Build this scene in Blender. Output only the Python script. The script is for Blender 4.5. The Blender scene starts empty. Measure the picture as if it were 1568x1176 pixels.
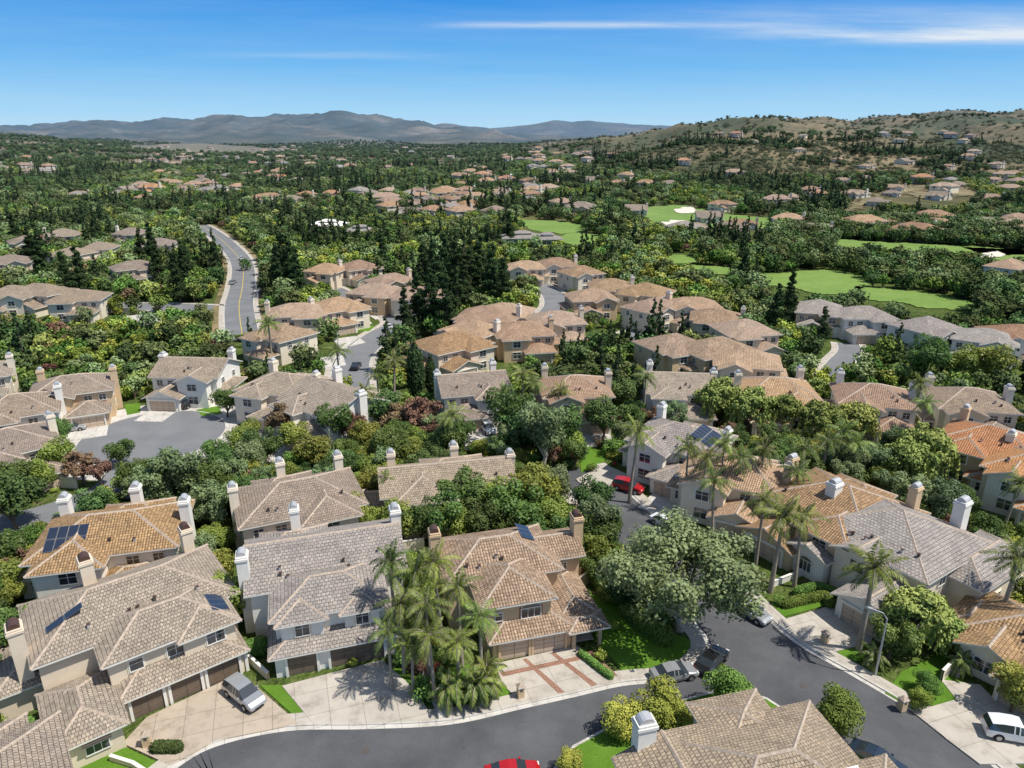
import bpy, math, random, time
import numpy as np
from mathutils import Vector, Matrix, noise
T0=time.time()
random.seed(11); rng=np.random.default_rng(11)
sc=bpy.context.scene
COL=sc.collection
# ------------------------------------------------------------------ survey helpers
F=1087.0; PITCH=math.radians(19.4); CP=math.cos(PITCH); SP=math.sin(PITCH); CH=50.0
def ss(a,b,x):
    t=min(1,max(0,(x-a)/(b-a))); return t*t*(3-2*t)
H1A=[-1.4,-.7,-.6,-.5,-.38,-.1,0,.1,.2,.27,.34,.445,.557,.676,1.4]
H1H=[70,46,28,12,3,3,10,24,44,70,84,82,98,108,122]
H2A=[-1.4,-.7,-.625,-.58,-.547,-.50,-.46,-.42,-.39,-.35,-.314,-.27,-.228,-.193,-.15,-.116,-.07,-.02,.05,1.4]
H2E=[2,4,8,12,17,14,21,19,23,21,28,25,29,24,19,15,9,2,-4,-6]
H3A=[-1.4,-.1,.0,.03,.057,.08,.1,.14,.186,.25,.4,1.4]
H3E=[0,5,11,15,21,18,20,16,12,8,4,2]
def hgt(x,y):
    if y<430: return 0.0
    a=x/y
    s=ss(430,2300,y)
    h=float(np.interp(a,H1A,H1H))*s*(1-0.8*ss(2500,4300,y))
    h+=28*math.exp(-((a-.22)/.17)**2)*math.exp(-((y-1350)/380)**2)
    n=noise.fractal(Vector((x/380,y/380,3.1)),0.8,2.1,5)
    rd=1-abs(noise.noise(Vector((x/230+9,y/420,1.7))))*2.2
    rd2=1-abs(noise.noise(Vector((x/90+3,y/170,4.7))))*2.2
    amp=24*ss(480,1500,y)*(0.1+1.1*ss(-.05,.25,a)+.4*ss(-.45,-.7,a))*(1-.5*ss(2600,4000,y))
    h+=amp*(n*.6+rd*.6+rd2*.34-.35)
    if y>2600:
        b=ss(2600,7000,y)*(1-ss(7200,9300,y))
        if b>0:
            e=float(np.interp(a,H2A,H2E)); hh=50+e*5.73
            r3=1-abs(noise.noise(Vector((x/800,y/1500,6.2))))*2.2; r4=1-abs(noise.noise(Vector((x/320,y/600,8.2))))*2.2
            r5=1-abs(noise.noise(Vector((x/130,y/260,2.2))))*2.2
            wd_=.35+.65*ss(.15,-.1,a) if a<.15 else .35
            h+=b*max(0,hh)+ss(2600,4200,y)*(1-ss(7200,9300,y))*(26*noise.fractal(Vector((x/1300,y/1300,7)),0.7,2.1,6)+(66*(r3-.6)+10*(r5-.6))*(.3+b)*(1-.35*ss(5500,7000,y))+38*(r4-.6))*wd_*.9
        b=ss(9000,12000,y)*(1-ss(12500,15500,y))
        if b>0:
            e=float(np.interp(a,H3A,H3E)); hh=50+e*9.8
            h+=b*max(0,hh)+b*40*noise.fractal(Vector((x/1800,y/2200,2)),0.8,2.1,6)
    return h
def P(px,py,z=0.0):
    r=(px-784)/F; u=(588-py)/F
    dy=CP+u*SP; dz=-SP+u*CP
    t=(CH-z)/(-dz)
    return (r*t,dy*t)
def PT(px,py):
    r=(px-784)/F; u=(588-py)/F
    dy=CP+u*SP; dz=-SP+u*CP
    t=120.0
    while t<15000:
        if CH+dz*t<hgt(r*t,dy*t): break
        t*=1.01
    return (r*t,dy*t)
# ------------------------------------------------------------------ materials
def newmat(name):
    m=bpy.data.materials.new(name); m.use_nodes=True
    nt=m.node_tree; nt.nodes.clear()
    out=nt.nodes.new('ShaderNodeOutputMaterial')
    return m,nt,out
def N(nt,t,**k):
    n=nt.nodes.new(t)
    for a,b in k.items(): setattr(n,a,b)
    return n
def lk(nt,a,b): nt.links.new(a,b)
def mixc(nt,fac,a,b,blend='MIX'):
    n=N(nt,'ShaderNodeMix',data_type='RGBA',blend_type=blend)
    for s,v in ((n.inputs[0],fac),(n.inputs[6],a),(n.inputs[7],b)):
        if isinstance(v,(int,float)): s.default_value=v
        elif isinstance(v,tuple): s.default_value=(*v,1) if len(v)==3 else v
        else: lk(nt,v,s)
    return n.outputs[2]
def mth(nt,op,a,b=None,c=None):
    n=N(nt,'ShaderNodeMath',operation=op)
    for s,v in zip(n.inputs,(a,b,c)):
        if v is None: continue
        if isinstance(v,(int,float)): s.default_value=v
        else: lk(nt,v,s)
    return n.outputs[0]
def noise_s(nt,scale,vec=None,detail=4,rough=.55):
    n=N(nt,'ShaderNodeTexNoise'); n.inputs['Scale'].default_value=scale
    n.inputs['Detail'].default_value=detail; n.inputs['Roughness'].default_value=rough
    if vec is not None: lk(nt,vec,n.inputs['Vector'])
    return n.outputs['Fac']
def ramp(nt,fac,stops):
    n=N(nt,'ShaderNodeValToRGB'); lk(nt,fac,n.inputs[0])
    el=n.color_ramp.elements
    while len(el)<len(stops): el.new(.5)
    for e,(p,c) in zip(el,stops):
        e.position=p; e.color=(*c,1) if len(c)==3 else c
    return n.outputs[0]
HAZE_TINT=(0.125,0.19,0.27)
def haze_tint(nt,col,mx=.82):  # aerial haze painted into the base colour, growing with distance from world origin
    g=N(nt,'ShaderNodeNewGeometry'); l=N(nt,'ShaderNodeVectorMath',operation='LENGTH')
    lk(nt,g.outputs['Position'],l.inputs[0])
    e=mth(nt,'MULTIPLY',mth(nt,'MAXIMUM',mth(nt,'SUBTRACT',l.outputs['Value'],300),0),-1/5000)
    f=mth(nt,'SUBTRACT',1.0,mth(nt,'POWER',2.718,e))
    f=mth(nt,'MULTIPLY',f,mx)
    return mixc(nt,f,col,HAZE_TINT)
def geo_pos(nt):
    return N(nt,'ShaderNodeNewGeometry').outputs['Position']
def objc(nt): return N(nt,'ShaderNodeTexCoord').outputs['Object']
def bsdf(nt,out,col,rough=.8,bump=None,bstr=.3,bdist=.05,metal=0,spec=.3):
    b=N(nt,'ShaderNodeBsdfPrincipled')
    if isinstance(col,tuple): b.inputs['Base Color'].default_value=(*col,1)
    else: lk(nt,col,b.inputs['Base Color'])
    b.inputs['Roughness'].default_value=rough; b.inputs['Metallic'].default_value=metal
    b.inputs['Specular IOR Level'].default_value=spec
    if bump is not None:
        bp=N(nt,'ShaderNodeBump'); bp.inputs['Strength'].default_value=bstr; bp.inputs['Distance'].default_value=bdist
        lk(nt,bump,bp.inputs['Height']); lk(nt,bp.outputs[0],b.inputs['Normal'])
    lk(nt,b.outputs[0],out.inputs[0]); return b
def simple(name,c,rough=.8,var=.18,scale=1.5,metal=0,spec=.3,hz=False,objrand=0):
    m,nt,out=newmat(name)
    v=objc(nt)
    f=noise_s(nt,scale,v,5); f2=noise_s(nt,scale*9,v,3)
    f=mth(nt,'ADD',mth(nt,'MULTIPLY',f,.7),mth(nt,'MULTIPLY',f2,.3))
    a=tuple(x*(1-var*1.6) for x in c); b=tuple(min(1,x*(1+var*1.2)) for x in c)
    col=ramp(nt,f,[(.3,a),(.7,b)])
    if objrand:
        oi=N(nt,'ShaderNodeObjectInfo'); h=N(nt,'ShaderNodeHueSaturation')
        lk(nt,mth(nt,'ADD',.5-.02,mth(nt,'MULTIPLY',oi.outputs['Random'],.04)),h.inputs['Hue'])
        lk(nt,mth(nt,'ADD',1-objrand/2,mth(nt,'MULTIPLY',oi.outputs['Random'],objrand)),h.inputs['Value'])
        lk(nt,col,h.inputs['Color']); col=h.outputs[0]
    if hz: col=haze_tint(nt,col)
    bsdf(nt,out,col,rough,f2,.15,.02,metal,spec)
    return m
def roofmat(name,c1,c2,barrel,rnd=0,rowh=.38,tw=.3):
    m,nt,out=newmat(name)
    uv=N(nt,'ShaderNodeTexCoord').outputs['UV']
    br=N(nt,'ShaderNodeTexBrick'); lk(nt,uv,br.inputs['Vector'])
    br.inputs['Color1'].default_value=(*c1,1); br.inputs['Color2'].default_value=(*c2,1)
    br.inputs['Mortar'].default_value=(*[x*.27 for x in c1],1)
    br.inputs['Scale'].default_value=1; br.inputs['Mortar Size'].default_value=.032
    br.inputs['Mortar Smooth'].default_value=.4
    br.inputs['Bias'].default_value=0
    br.inputs['Brick Width'].default_value=tw; br.inputs['Row Height'].default_value=rowh
    br.offset=0.0 if barrel else .5
    f=noise_s(nt,.35,uv,5); 
    col=mixc(nt,.8,br.outputs['Color'],ramp(nt,f,[(.25,(.68,.66,.64)),(.5,(1,1,1)),(.78,(1.28,1.24,1.18))]),'MULTIPLY')
    f3=noise_s(nt,4.5,uv,2)
    col=mixc(nt,.7,col,ramp(nt,f3,[(.3,(.55,.53,.53)),(.5,(1,1,1)),(.72,(1.5,1.45,1.4))]),'MULTIPLY')
    if rnd:
        oi=N(nt,'ShaderNodeObjectInfo'); h=N(nt,'ShaderNodeHueSaturation')
        lk(nt,mth(nt,'ADD',1-rnd/2,mth(nt,'MULTIPLY',oi.outputs['Random'],rnd)),h.inputs['Value'])
        lk(nt,mth(nt,'ADD',.492,mth(nt,'MULTIPLY',oi.outputs['Random'],.016)),h.inputs['Hue'])
        lk(nt,mth(nt,'ADD',.82,mth(nt,'MULTIPLY',mth(nt,'FRACT',mth(nt,'MULTIPLY',oi.outputs['Random'],17.3)),.36)),h.inputs['Saturation'])
        lk(nt,col,h.inputs['Color']); col=h.outputs[0]
    col=haze_tint(nt,col)
    sep=N(nt,'ShaderNodeSeparateXYZ'); lk(nt,uv,sep.inputs[0])
    saw=mth(nt,'SUBTRACT',1.0,mth(nt,'FRACT',mth(nt,'DIVIDE',sep.outputs[1],rowh)))
    if barrel:
        w=mth(nt,'ABSOLUTE',mth(nt,'SINE',mth(nt,'MULTIPLY',sep.outputs[0],math.pi/tw)))
        hgtm=mth(nt,'ADD',mth(nt,'MULTIPLY',saw,.5),w)
    else: hgtm=saw
    bsdf(nt,out,col,.85,hgtm,.9,.08)
    return m
M={}
M['roof_greytan']=roofmat('roof_tile_grey_tan',(.38,.305,.235),(.265,.215,.17),False,.2)
M['roof_grey']=roofmat('roof_tile_grey',(.38,.34,.305),(.275,.25,.23),False,.14,.4,.42)
M['roof_brown']=roofmat('roof_tile_barrel_brown',(.48,.325,.205),(.28,.19,.12),True,.12)
M['roof_pink']=roofmat('roof_tile_barrel_tan',(.51,.345,.235),(.35,.235,.155),True,.34)
M['roof_orange']=roofmat('roof_tile_orange',(.58,.34,.205),(.45,.25,.145),True,.1)
M['cap']=simple('ridge_cap',(.46,.37,.29),.85,.25,3,hz=True)
M['w_white']=simple('stucco_white',(.82,.785,.71),.9,.06,.6,hz=True)
M['w_cream']=simple('stucco_cream',(.78,.69,.55),.9,.06,.6,hz=True)
M['w_tan']=simple('stucco_tan',(.64,.475,.30),.9,.08,.6,hz=True)
M['w_beige']=simple('stucco_beige',(.72,.61,.47),.9,.07,.6,hz=True)
M['w_far']=simple('stucco_mixed',(.68,.60,.48),.9,.06,.3,hz=True,objrand=.5)
M['trim']=simple('painted_trim',(.79,.76,.69),.6,.05,2,hz=True)
M['trimdk']=simple('dark_trim',(.10,.085,.075),.6,.1,2)
M['gar_dk']=simple('garage_door_brown',(.17,.125,.09),.6,.1,2)
M['gar_lt']=simple('garage_door_tan',(.58,.45,.34),.6,.06,2)
M['gar_wh']=simple('garage_door_white',(.7,.66,.6),.6,.05,2)
M['brick']=simple('brick_trim',(.34,.14,.09),.8,.2,6)
M['metal']=simple('chimney_metal',(.55,.55,.55),.4,.1,2,metal=.3)
M['metaldk']=simple('chimney_cap_dark',(.09,.05,.04),.5,.1,2)
m,nt,out=newmat('window_glass'); b=bsdf(nt,out,(.035,.045,.055),.06,spec=.9); M['glass']=m
m,nt,out=newmat('solar_panel_glass'); b=bsdf(nt,out,(.025,.035,.06),.2,spec=.6); M['solar']=m
M['alu']=simple('aluminium_frame',(.3,.31,.33),.4,.05,2,metal=.6)
# asphalt
m,nt,out=newmat('asphalt'); p=geo_pos(nt)
f=noise_s(nt,.16,p,6,.6); f2=noise_s(nt,14,p,3); 
col=ramp(nt,f,[(.3,(.07,.072,.078)),(.5,(.094,.096,.102)),(.7,(.125,.127,.132))])
col=mixc(nt,.5,col,ramp(nt,f2,[(.3,(.75,.75,.75)),(.7,(1.25,1.25,1.25))]),'MULTIPLY')
nv=N(nt,'ShaderNodeTexNoise'); nv.inputs['Scale'].default_value=.5; lk(nt,p,nv.inputs['Vector'])
va=N(nt,'ShaderNodeVectorMath',operation='MULTIPLY_ADD'); lk(nt,nv.outputs['Color'],va.inputs[0]); va.inputs[1].default_value=(5,5,5); lk(nt,p,va.inputs[2])
w=N(nt,'ShaderNodeTexVoronoi',feature='DISTANCE_TO_EDGE'); lk(nt,va.outputs[0],w.inputs['Vector']); w.inputs['Scale'].default_value=.09
crk=ramp(nt,w.outputs['Distance'],[(.0,(.55,.55,.55)),(.006,(1,1,1))])
col=mixc(nt,.3,col,crk,'MULTIPLY')
bsdf(nt,out,haze_tint(nt,col),.9,f2,.3,.01); M['asphalt']=m
m,nt,out=newmat('asphalt_sunbleached'); p=geo_pos(nt)
f=noise_s(nt,.2,p,5); bsdf(nt,out,haze_tint(nt,ramp(nt,f,[(.3,(.16,.165,.175)),(.7,(.21,.215,.22))])),.9); M['asphalt_lt']=m
def concrete(name,c,joint=3.0):
    m,nt,out=newmat(name); p=geo_pos(nt)
    mp=N(nt,'ShaderNodeMapping'); mp.inputs['Rotation'].default_value=(0,0,math.radians(-18)); lk(nt,p,mp.inputs['Vector'])
    br=N(nt,'ShaderNodeTexBrick'); br.offset=0; lk(nt,mp.outputs[0],br.inputs['Vector'])
    br.inputs['Color1'].default_value=(*c,1); br.inputs['Color2'].default_value=(*[x*.9 for x in c],1); br.inputs['Mortar'].default_value=(*[x*.5 for x in c],1)
    br.inputs['Scale'].default_value=1; br.inputs['Brick Width'].default_value=joint; br.inputs['Row Height'].default_value=joint; br.inputs['Mortar Size'].default_value=.025
    f=noise_s(nt,.6,p,6,.7)
    col=mixc(nt,.9,br.outputs['Color'],ramp(nt,f,[(.28,(.62,.59,.56)),(.5,(1,1,1)),(.75,(1.12,1.12,1.12))]),'MULTIPLY')
    bsdf(nt,out,haze_tint(nt,col),.9,noise_s(nt,20,p,3),.15,.01); return m
M['conc']=concrete('concrete',(.50,.455,.39))
M['conc_w']=concrete('concrete_kerb',(.58,.55,.50),1.5)
M['conc_b']=concrete('concrete_tan_driveway',(.46,.385,.30),2.5)
M['paver']=concrete('brick_paver',(.36,.2,.14),.3)
def ground_like(name,stops,s1,s2,bs=.5):
    m,nt,out=newmat(name); p=geo_pos(nt)
    f=noise_s(nt,s1,p,6,.65); f2=noise_s(nt,s2,p,4,.7)
    f=mth(nt,'ADD',mth(nt,'MULTIPLY',f,.5),mth(nt,'MULTIPLY',f2,.5))
    bsdf(nt,out,haze_tint(nt,ramp(nt,f,stops)),.95,f2,bs,.08,spec=.1); return m
M['lawn']=ground_like('lawn_grass',[(.3,(.06,.13,.015)),(.5,(.10,.205,.022)),(.7,(.155,.26,.04))],.3,7)
M['golf']=ground_like('fairway_grass',[(.3,(.12,.20,.045)),(.5,(.175,.27,.065)),(.65,(.22,.31,.085))],.03,.25)
M['sand']=ground_like('bunker_sand',[(.3,(.6,.55,.45)),(.7,(.75,.7,.6))],.1,1)
M['dry']=ground_like('dry_grass',[(.4,(.075,.08,.03)),(.48,(.17,.14,.07)),(.58,(.28,.22,.12))],.02,.12)
# terrain
m,nt,out=newmat('terrain_ground'); p=geo_pos(nt)
f=noise_s(nt,.35,p,6,.7); f2=noise_s(nt,3.5,p,4,.7)
near=ramp(nt,mth(nt,'ADD',mth(nt,'MULTIPLY',f,.6),mth(nt,'MULTIPLY',f2,.4)),[(.34,(.07,.06,.035)),(.45,(.065,.10,.024)),(.54,(.10,.14,.035)),(.64,(.19,.15,.095))])
g1=noise_s(nt,.0035,p,8,.62); g2=noise_s(nt,.05,p,6,.75)
gg=mth(nt,'ADD',mth(nt,'MULTIPLY',g1,.68),mth(nt,'MULTIPLY',g2,.32))
far=ramp(nt,gg,[(.38,(.05,.068,.024)),(.45,(.08,.09,.034)),(.50,(.14,.12,.055)),(.56,(.235,.18,.095)),(.65,(.31,.24,.135))])
g4=noise_s(nt,.0014,p,10,.75)
far2=ramp(nt,g4,[(.36,(.018,.032,.018)),(.45,(.04,.052,.03)),(.53,(.10,.09,.055)),(.60,(.21,.165,.11)),(.70,(.34,.29,.22))])
l=N(nt,'ShaderNodeVectorMath',operation='LENGTH'); lk(nt,p,l.inputs[0])
mr=N(nt,'ShaderNodeMapRange'); lk(nt,l.outputs['Value'],mr.inputs[0]); mr.inputs[1].default_value=350; mr.inputs[2].default_value=600
mr2=N(nt,'ShaderNodeMapRange'); lk(nt,l.outputs['Value'],mr2.inputs[0]); mr2.inputs[1].default_value=2600; mr2.inputs[2].default_value=4200
col=mixc(nt,mr2.outputs[0],mixc(nt,mr.outputs[0],near,far),far2)
bsdf(nt,out,haze_tint(nt,col,.8),.95,g2,1.0,5.0,spec=.05); M['terrain']=m
# leaves
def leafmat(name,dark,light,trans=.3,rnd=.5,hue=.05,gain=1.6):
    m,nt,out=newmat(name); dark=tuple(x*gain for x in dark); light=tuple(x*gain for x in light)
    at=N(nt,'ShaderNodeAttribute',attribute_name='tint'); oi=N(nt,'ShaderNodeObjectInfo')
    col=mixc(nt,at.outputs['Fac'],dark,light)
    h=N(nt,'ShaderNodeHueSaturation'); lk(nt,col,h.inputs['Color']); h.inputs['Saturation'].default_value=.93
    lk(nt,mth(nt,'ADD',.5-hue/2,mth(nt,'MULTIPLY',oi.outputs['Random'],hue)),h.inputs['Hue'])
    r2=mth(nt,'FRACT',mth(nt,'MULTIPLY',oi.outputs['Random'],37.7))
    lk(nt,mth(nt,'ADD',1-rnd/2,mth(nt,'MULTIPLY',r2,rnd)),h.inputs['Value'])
    c=haze_tint(nt,h.outputs[0],.8)
    if trans:
        b=N(nt,'ShaderNodeBsdfPrincipled'); lk(nt,c,b.inputs['Base Color']); b.inputs['Roughness'].default_value=.5; b.inputs['Specular IOR Level'].default_value=.3
        t=N(nt,'ShaderNodeBsdfTranslucent'); lk(nt,c,t.inputs['Color'])
        mx=N(nt,'ShaderNodeMixShader'); mx.inputs[0].default_value=trans; lk(nt,b.outputs[0],mx.inputs[1]); lk(nt,t.outputs[0],mx.inputs[2]); lk(nt,mx.outputs[0],out.inputs[0])
    else:
        b=N(nt,'ShaderNodeBsdfDiffuse'); lk(nt,c,b.inputs['Color']); lk(nt,b.outputs[0],out.inputs[0])
    return m
LC={'green':((.03,.06,.012),(.10,.16,.028)),'yellow':((.065,.095,.013),(.21,.235,.032)),'dark':((.022,.042,.013),(.065,.105,.03)),
'oak':((.028,.043,.016),(.082,.107,.036)),'sage':((.055,.08,.028),(.165,.215,.085)),'willow':((.085,.118,.023),(.22,.25,.062)),'bronze':((.06,.036,.024),(.17,.105,.06)),
'palm':((.06,.092,.014),(.20,.245,.04)),'red':((.17,.014,.014),(.34,.04,.055)),'brush':((.045,.054,.024),(.11,.115,.05))}
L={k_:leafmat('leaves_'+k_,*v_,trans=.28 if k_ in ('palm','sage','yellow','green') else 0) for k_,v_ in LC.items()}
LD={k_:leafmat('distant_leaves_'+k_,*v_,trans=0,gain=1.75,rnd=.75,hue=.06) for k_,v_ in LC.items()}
LPINE=leafmat('pine_needles',(.014,.03,.012),(.05,.08,.028),trans=0,gain=1.3,rnd=.3,hue=.03)
BARK=simple('bark',(.16,.12,.085),.9,.25,5)
BARKP=simple('palm_bark',(.34,.29,.23),.9,.25,5)
BARKS=simple('sycamore_bark',(.5,.46,.38),.9,.25,3)
# ------------------------------------------------------------------ mesh builder
class B:
    def __init__(s): s.p={}
    def face(s,part,mat,pts):
        d=s.p.setdefault(part,dict(v=[],f=[],m=[],uv=[],mats=[]))
        if mat not in d['mats']: d['mats'].append(mat)
        n=len(d['v']); d['v']+=[tuple(q) for q in pts]; d['f'].append(list(range(n,n+len(pts)))); d['m'].append(d['mats'].index(mat))
        a,b_,c=Vector(pts[0]),Vector(pts[1]),Vector(pts[2]); nn=(b_-a).cross(c-a)
        if nn.length<1e-9: nn=Vector((0,0,1))
        nn.normalize()
        t=Vector((0,0,1)).cross(nn)
        if t.length<1e-3: t=Vector((1,0,0))
        t.normalize(); sv=nn.cross(t)
        for q in pts: q=Vector(q); d['uv'].append((q.dot(t),q.dot(sv)))
    def box(s,part,mat,x0,x1,y0,y1,z0,z1):
        if x0>x1:x0,x1=x1,x0
        if y0>y1:y0,y1=y1,y0
        v=[(x0,y0,z0),(x1,y0,z0),(x1,y1,z0),(x0,y1,z0),(x0,y0,z1),(x1,y0,z1),(x1,y1,z1),(x0,y1,z1)]
        for f in ((3,2,1,0),(4,5,6,7),(0,1,5,4),(1,2,6,5),(2,3,7,6),(3,0,4,7)): s.face(part,mat,[v[i] for i in f])
    def mesh(s,part,name=None):
        d=s.p[part]; me=bpy.data.meshes.new(name or part); me.from_pydata(d['v'],[],d['f'])
        for m_ in d['mats']: me.materials.append(M[m_] if isinstance(m_,str) else m_)
        me.polygons.foreach_set('material_index',d['m'])
        uv=me.uv_layers.new(name='UVMap'); uv.data.foreach_set('uv',np.array(d['uv'],dtype=np.float32).ravel())
        me.update(); return me
    def merged(s,name):
        o=B(); o.p['all']=dict(v=[],f=[],m=[],uv=[],mats=[]); D=o.p['all']
        for d in s.p.values():
            n=len(D['v']); D['v']+=d['v']; D['uv']+=d['uv']
            for f,mi in zip(d['f'],d['m']):
                mt=d['mats'][mi]
                if mt not in D['mats']: D['mats'].append(mt)
                D['f'].append([i+n for i in f]); D['m'].append(D['mats'].index(mt))
        return o.mesh('all',name)
def addobj(name,me,loc=(0,0,0),rz=0,scale=1,parent=None):
    o=bpy.data.objects.new(name,me); COL.objects.link(o); o.location=loc; o.rotation_euler=(0,0,rz)
    o.scale=(scale,)*3 if not isinstance(scale,tuple) else scale
    if parent: o.parent=parent
    return o
def cap(b,p,q,w=.17,hh=.09):
    p=Vector(p);q=Vector(q);d=(q-p)
    if d.length<.2: return
    t=Vector((0,0,1)).cross(d); t.normalize(); t*=w; up=Vector((0,0,hh)); dn=Vector((0,0,-.06))
    a,b1,c=p+t+dn,p+up,p-t+dn; a2,b2,c2=q+t+dn,q+up,q-t+dn
    b.face('roof','cap',[a,a2,b2,b1]); b.face('roof','cap',[b1,b2,c2,c]); b.face('roof','cap',[a,b1,c]); b.face('roof','cap',[a2,c2,b2])
class W:
    """rectangular wing of a house with its own roof"""
    def __init__(s,b,x0,x1,y0,y1,h,kind='hip',pitch=.42,oh=.6,roof='roof_greytan',wall='w_cream',axis=None,fascia='trim',z0=0,caps=True):
        if x0>x1:x0,x1=x1,x0
        s.__dict__.update(b=b,x0=x0,x1=x1,y0=y0,y1=y1,h=h,pitch=pitch,oh=oh)
        b.box('walls',wall,x0,x1,y0,y1,z0,h)
        X0,X1,Y0,Y1=x0-oh,x1+oh,y0-oh,y1+oh; ez=h-pitch*oh+.02; s.ez=ez; s.Y0=Y0;s.X0=X0;s.X1=X1;s.Y1=Y1
        wX,wY=X1-X0,Y1-Y0; fd=.2
        if axis is None: axis='x' if wX>=wY else 'y'
        if kind=='hip':
            half=min(wX,wY)/2; rz=ez+pitch*half
            A,Bq,C,D=(X0,Y0,ez),(X1,Y0,ez),(X1,Y1,ez),(X0,Y1,ez)
            if wX>=wY:
                R1=(X0+half,(Y0+Y1)/2,rz); R2=(X1-half,(Y0+Y1)/2,rz)
                fs=[[A,Bq,R2,R1],[Bq,C,R2],[C,D,R1,R2],[D,A,R1]]; hips=[(A,R1),(D,R1),(Bq,R2),(C,R2),(R1,R2)]
            else:
                R1=((X0+X1)/2,Y0+half,rz); R2=((X0+X1)/2,Y1-half,rz)
                fs=[[A,Bq,R1],[Bq,C,R2,R1],[C,D,R2],[D,A,R1,R2]]; hips=[(A,R1),(Bq,R1),(C,R2),(D,R2),(R1,R2)]
            for f in fs: b.face('roof',roof,f)
            b.box('eaves',fascia,X0+.01,X1-.01,Y0+.01,Y1-.01,ez-fd,ez-.012)
        else:
            if axis=='x':
                ym=(Y0+Y1)/2; rz=ez+pitch*(Y1-Y0)/2
                R1,R2=(X0,ym,rz),(X1,ym,rz); A,Bq,C,D=(X0,Y0,ez),(X1,Y0,ez),(X1,Y1,ez),(X0,Y1,ez)
                fs=[[A,Bq,R2,R1],[C,D,R1,R2]]
                g1=[(x0,y1,h),(x0,y0,h),(x0,ym,h+pitch*(y1-y0)/2)]; g2=[(x1,y0,h),(x1,y1,h),(x1,ym,h+pitch*(y1-y0)/2)]
            else:
                xm=(X0+X1)/2; rz=ez+pitch*(X1-X0)/2
                R1,R2=(xm,Y0,rz),(xm,Y1,rz); A,Bq,C,D=(X0,Y0,ez),(X1,Y0,ez),(X1,Y1,ez),(X0,Y1,ez)
                fs=[[Bq,C,R2,R1],[D,A,R1,R2]]
                g1=[(x0,y0,h),(x1,y0,h),(xm,y0,h+pitch*(x1-x0)/2)]; g2=[(x1,y1,h),(x0,y1,h),(xm,y1,h+pitch*(x1-x0)/2)]
            b.face('walls',wall,g1); b.face('walls',wall,g2)
            dn=Vector((0,0,-.18))
            for f in fs:
                b.face('roof',roof,f)
                lo=[Vector(q)+dn for q in f]
                b.face('eaves',fascia,list(reversed(lo)))
                for i in range(4):
                    j=(i+1)%4
                    if i==2: continue
                    b.face('eaves',fascia,[lo[i],lo[j],f[j],f[i]])
            hips=[(R1,R2)]
        s.rz=rz
        if caps:
            for p,q in hips: cap(b,p,q)
    def sbox(s,part,mat,side,u0,u1,o0,o1,z0,z1):
        xc,yc=(s.x0+s.x1)/2,(s.y0+s.y1)/2
        if side=='F': s.b.box(part,mat,xc+u0,xc+u1,s.y0-o0,s.y0-o1,z0,z1)
        elif side=='B': s.b.box(part,mat,xc-u0,xc-u1,s.y1+o0,s.y1+o1,z0,z1)
        elif side=='R': s.b.box(part,mat,s.x1+o0,s.x1+o1,yc+u0,yc+u1,z0,z1)
        else: s.b.box(part,mat,s.x0-o0,s.x0-o1,yc-u0,yc-u1,z0,z1)
    def win(s,side,u,z,w=1.4,h=1.2,frame='trim',trim=None,mul=1,hm=1):
        t=.09
        if trim: s.sbox('window_trim',trim,side,u-w/2-.22,u+w/2+.22,0.0,.06,z-.22,z+h+.22)
        s.sbox('windows','glass',side,u-w/2,u+w/2,.061,.075,z,z+h)
        for a,c,e,f in ((u-w/2-t,u-w/2,z-t,z+h+t),(u+w/2,u+w/2+t,z-t,z+h+t),(u-w/2,u+w/2,z-t,z),(u-w/2,u+w/2,z+h,z+h+t)):
            s.sbox('window_frames',frame,side,a,c,.0,.13,e,f)
        for i in range(mul):
            uu=u-w/2+w*(i+1)/(mul+1); s.sbox('window_frames',frame,side,uu-.03,uu+.03,.076,.11,z,z+h)
        if hm: s.sbox('window_frames',frame,side,u-w/2,u+w/2,.076,.10,z+h*.62-.025,z+h*.62+.025)
    def arch(s,side,u,z,w=1.6,h=1.1,frame='trim',trim='trim'):
        s.win(side,u,z,w,h,frame,trim,2,0)
        n=8;r=w/2
        for i in range(n):
            a0=math.pi*i/n; a1=math.pi*(i+1)/n
            xs=sorted([u+r*math.cos(a0),u+r*math.cos(a1)])
            zm2=z+h+r*.6*(math.sin(a0)+math.sin(a1))/2
            s.sbox('windows','glass',side,xs[0],xs[1],.061,.08,z+h+.09,z+h+.1+(zm2-z-h))
            s.sbox('window_frames',frame,side,xs[0]-.02,xs[1]+.02,0,.13,z+h+.1+(zm2-z-h),z+h+.22+(zm2-z-h))
    def garage(s,side,u,w=4.9,h=2.2,mat='gar_dk',trim='trim'):
        s.sbox('garage_doors','trimdk',side,u-w/2,u+w/2,0,.03,.05,h)
        n=max(2,round(w/1.2))
        for i in range(n):
            for j in range(4):
                a=u-w/2+w*i/n; z=.05+(h-.05)*j/4
                s.sbox('garage_doors',mat,side,a+.025,a+w/n-.025,.031,.055,z+.02,z+(h-.05)/4-.02)
        for a,c,e,f in ((u-w/2-.25,u-w/2,0,h+.3),(u+w/2,u+w/2+.25,0,h+.3),(u-w/2,u+w/2,h,h+.3)):
            s.sbox('window_trim',trim,side,a,c,0,.22,e,f)
    def door(s,side,u,mat='gar_dk'):
        s.sbox('door',mat,side,u-.5,u+.5,0,.06,.15,2.2)
        for a,c,e,f in ((u-.65,u-.5,0,2.35),(u+.5,u+.65,0,2.35),(u-.5,u+.5,2.2,2.35)): s.sbox('window_trim','trim',side,a,c,0,.12,e,f)
        s.sbox('door_step','conc',side,u-1,u+1,0,1,0,.14)
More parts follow.
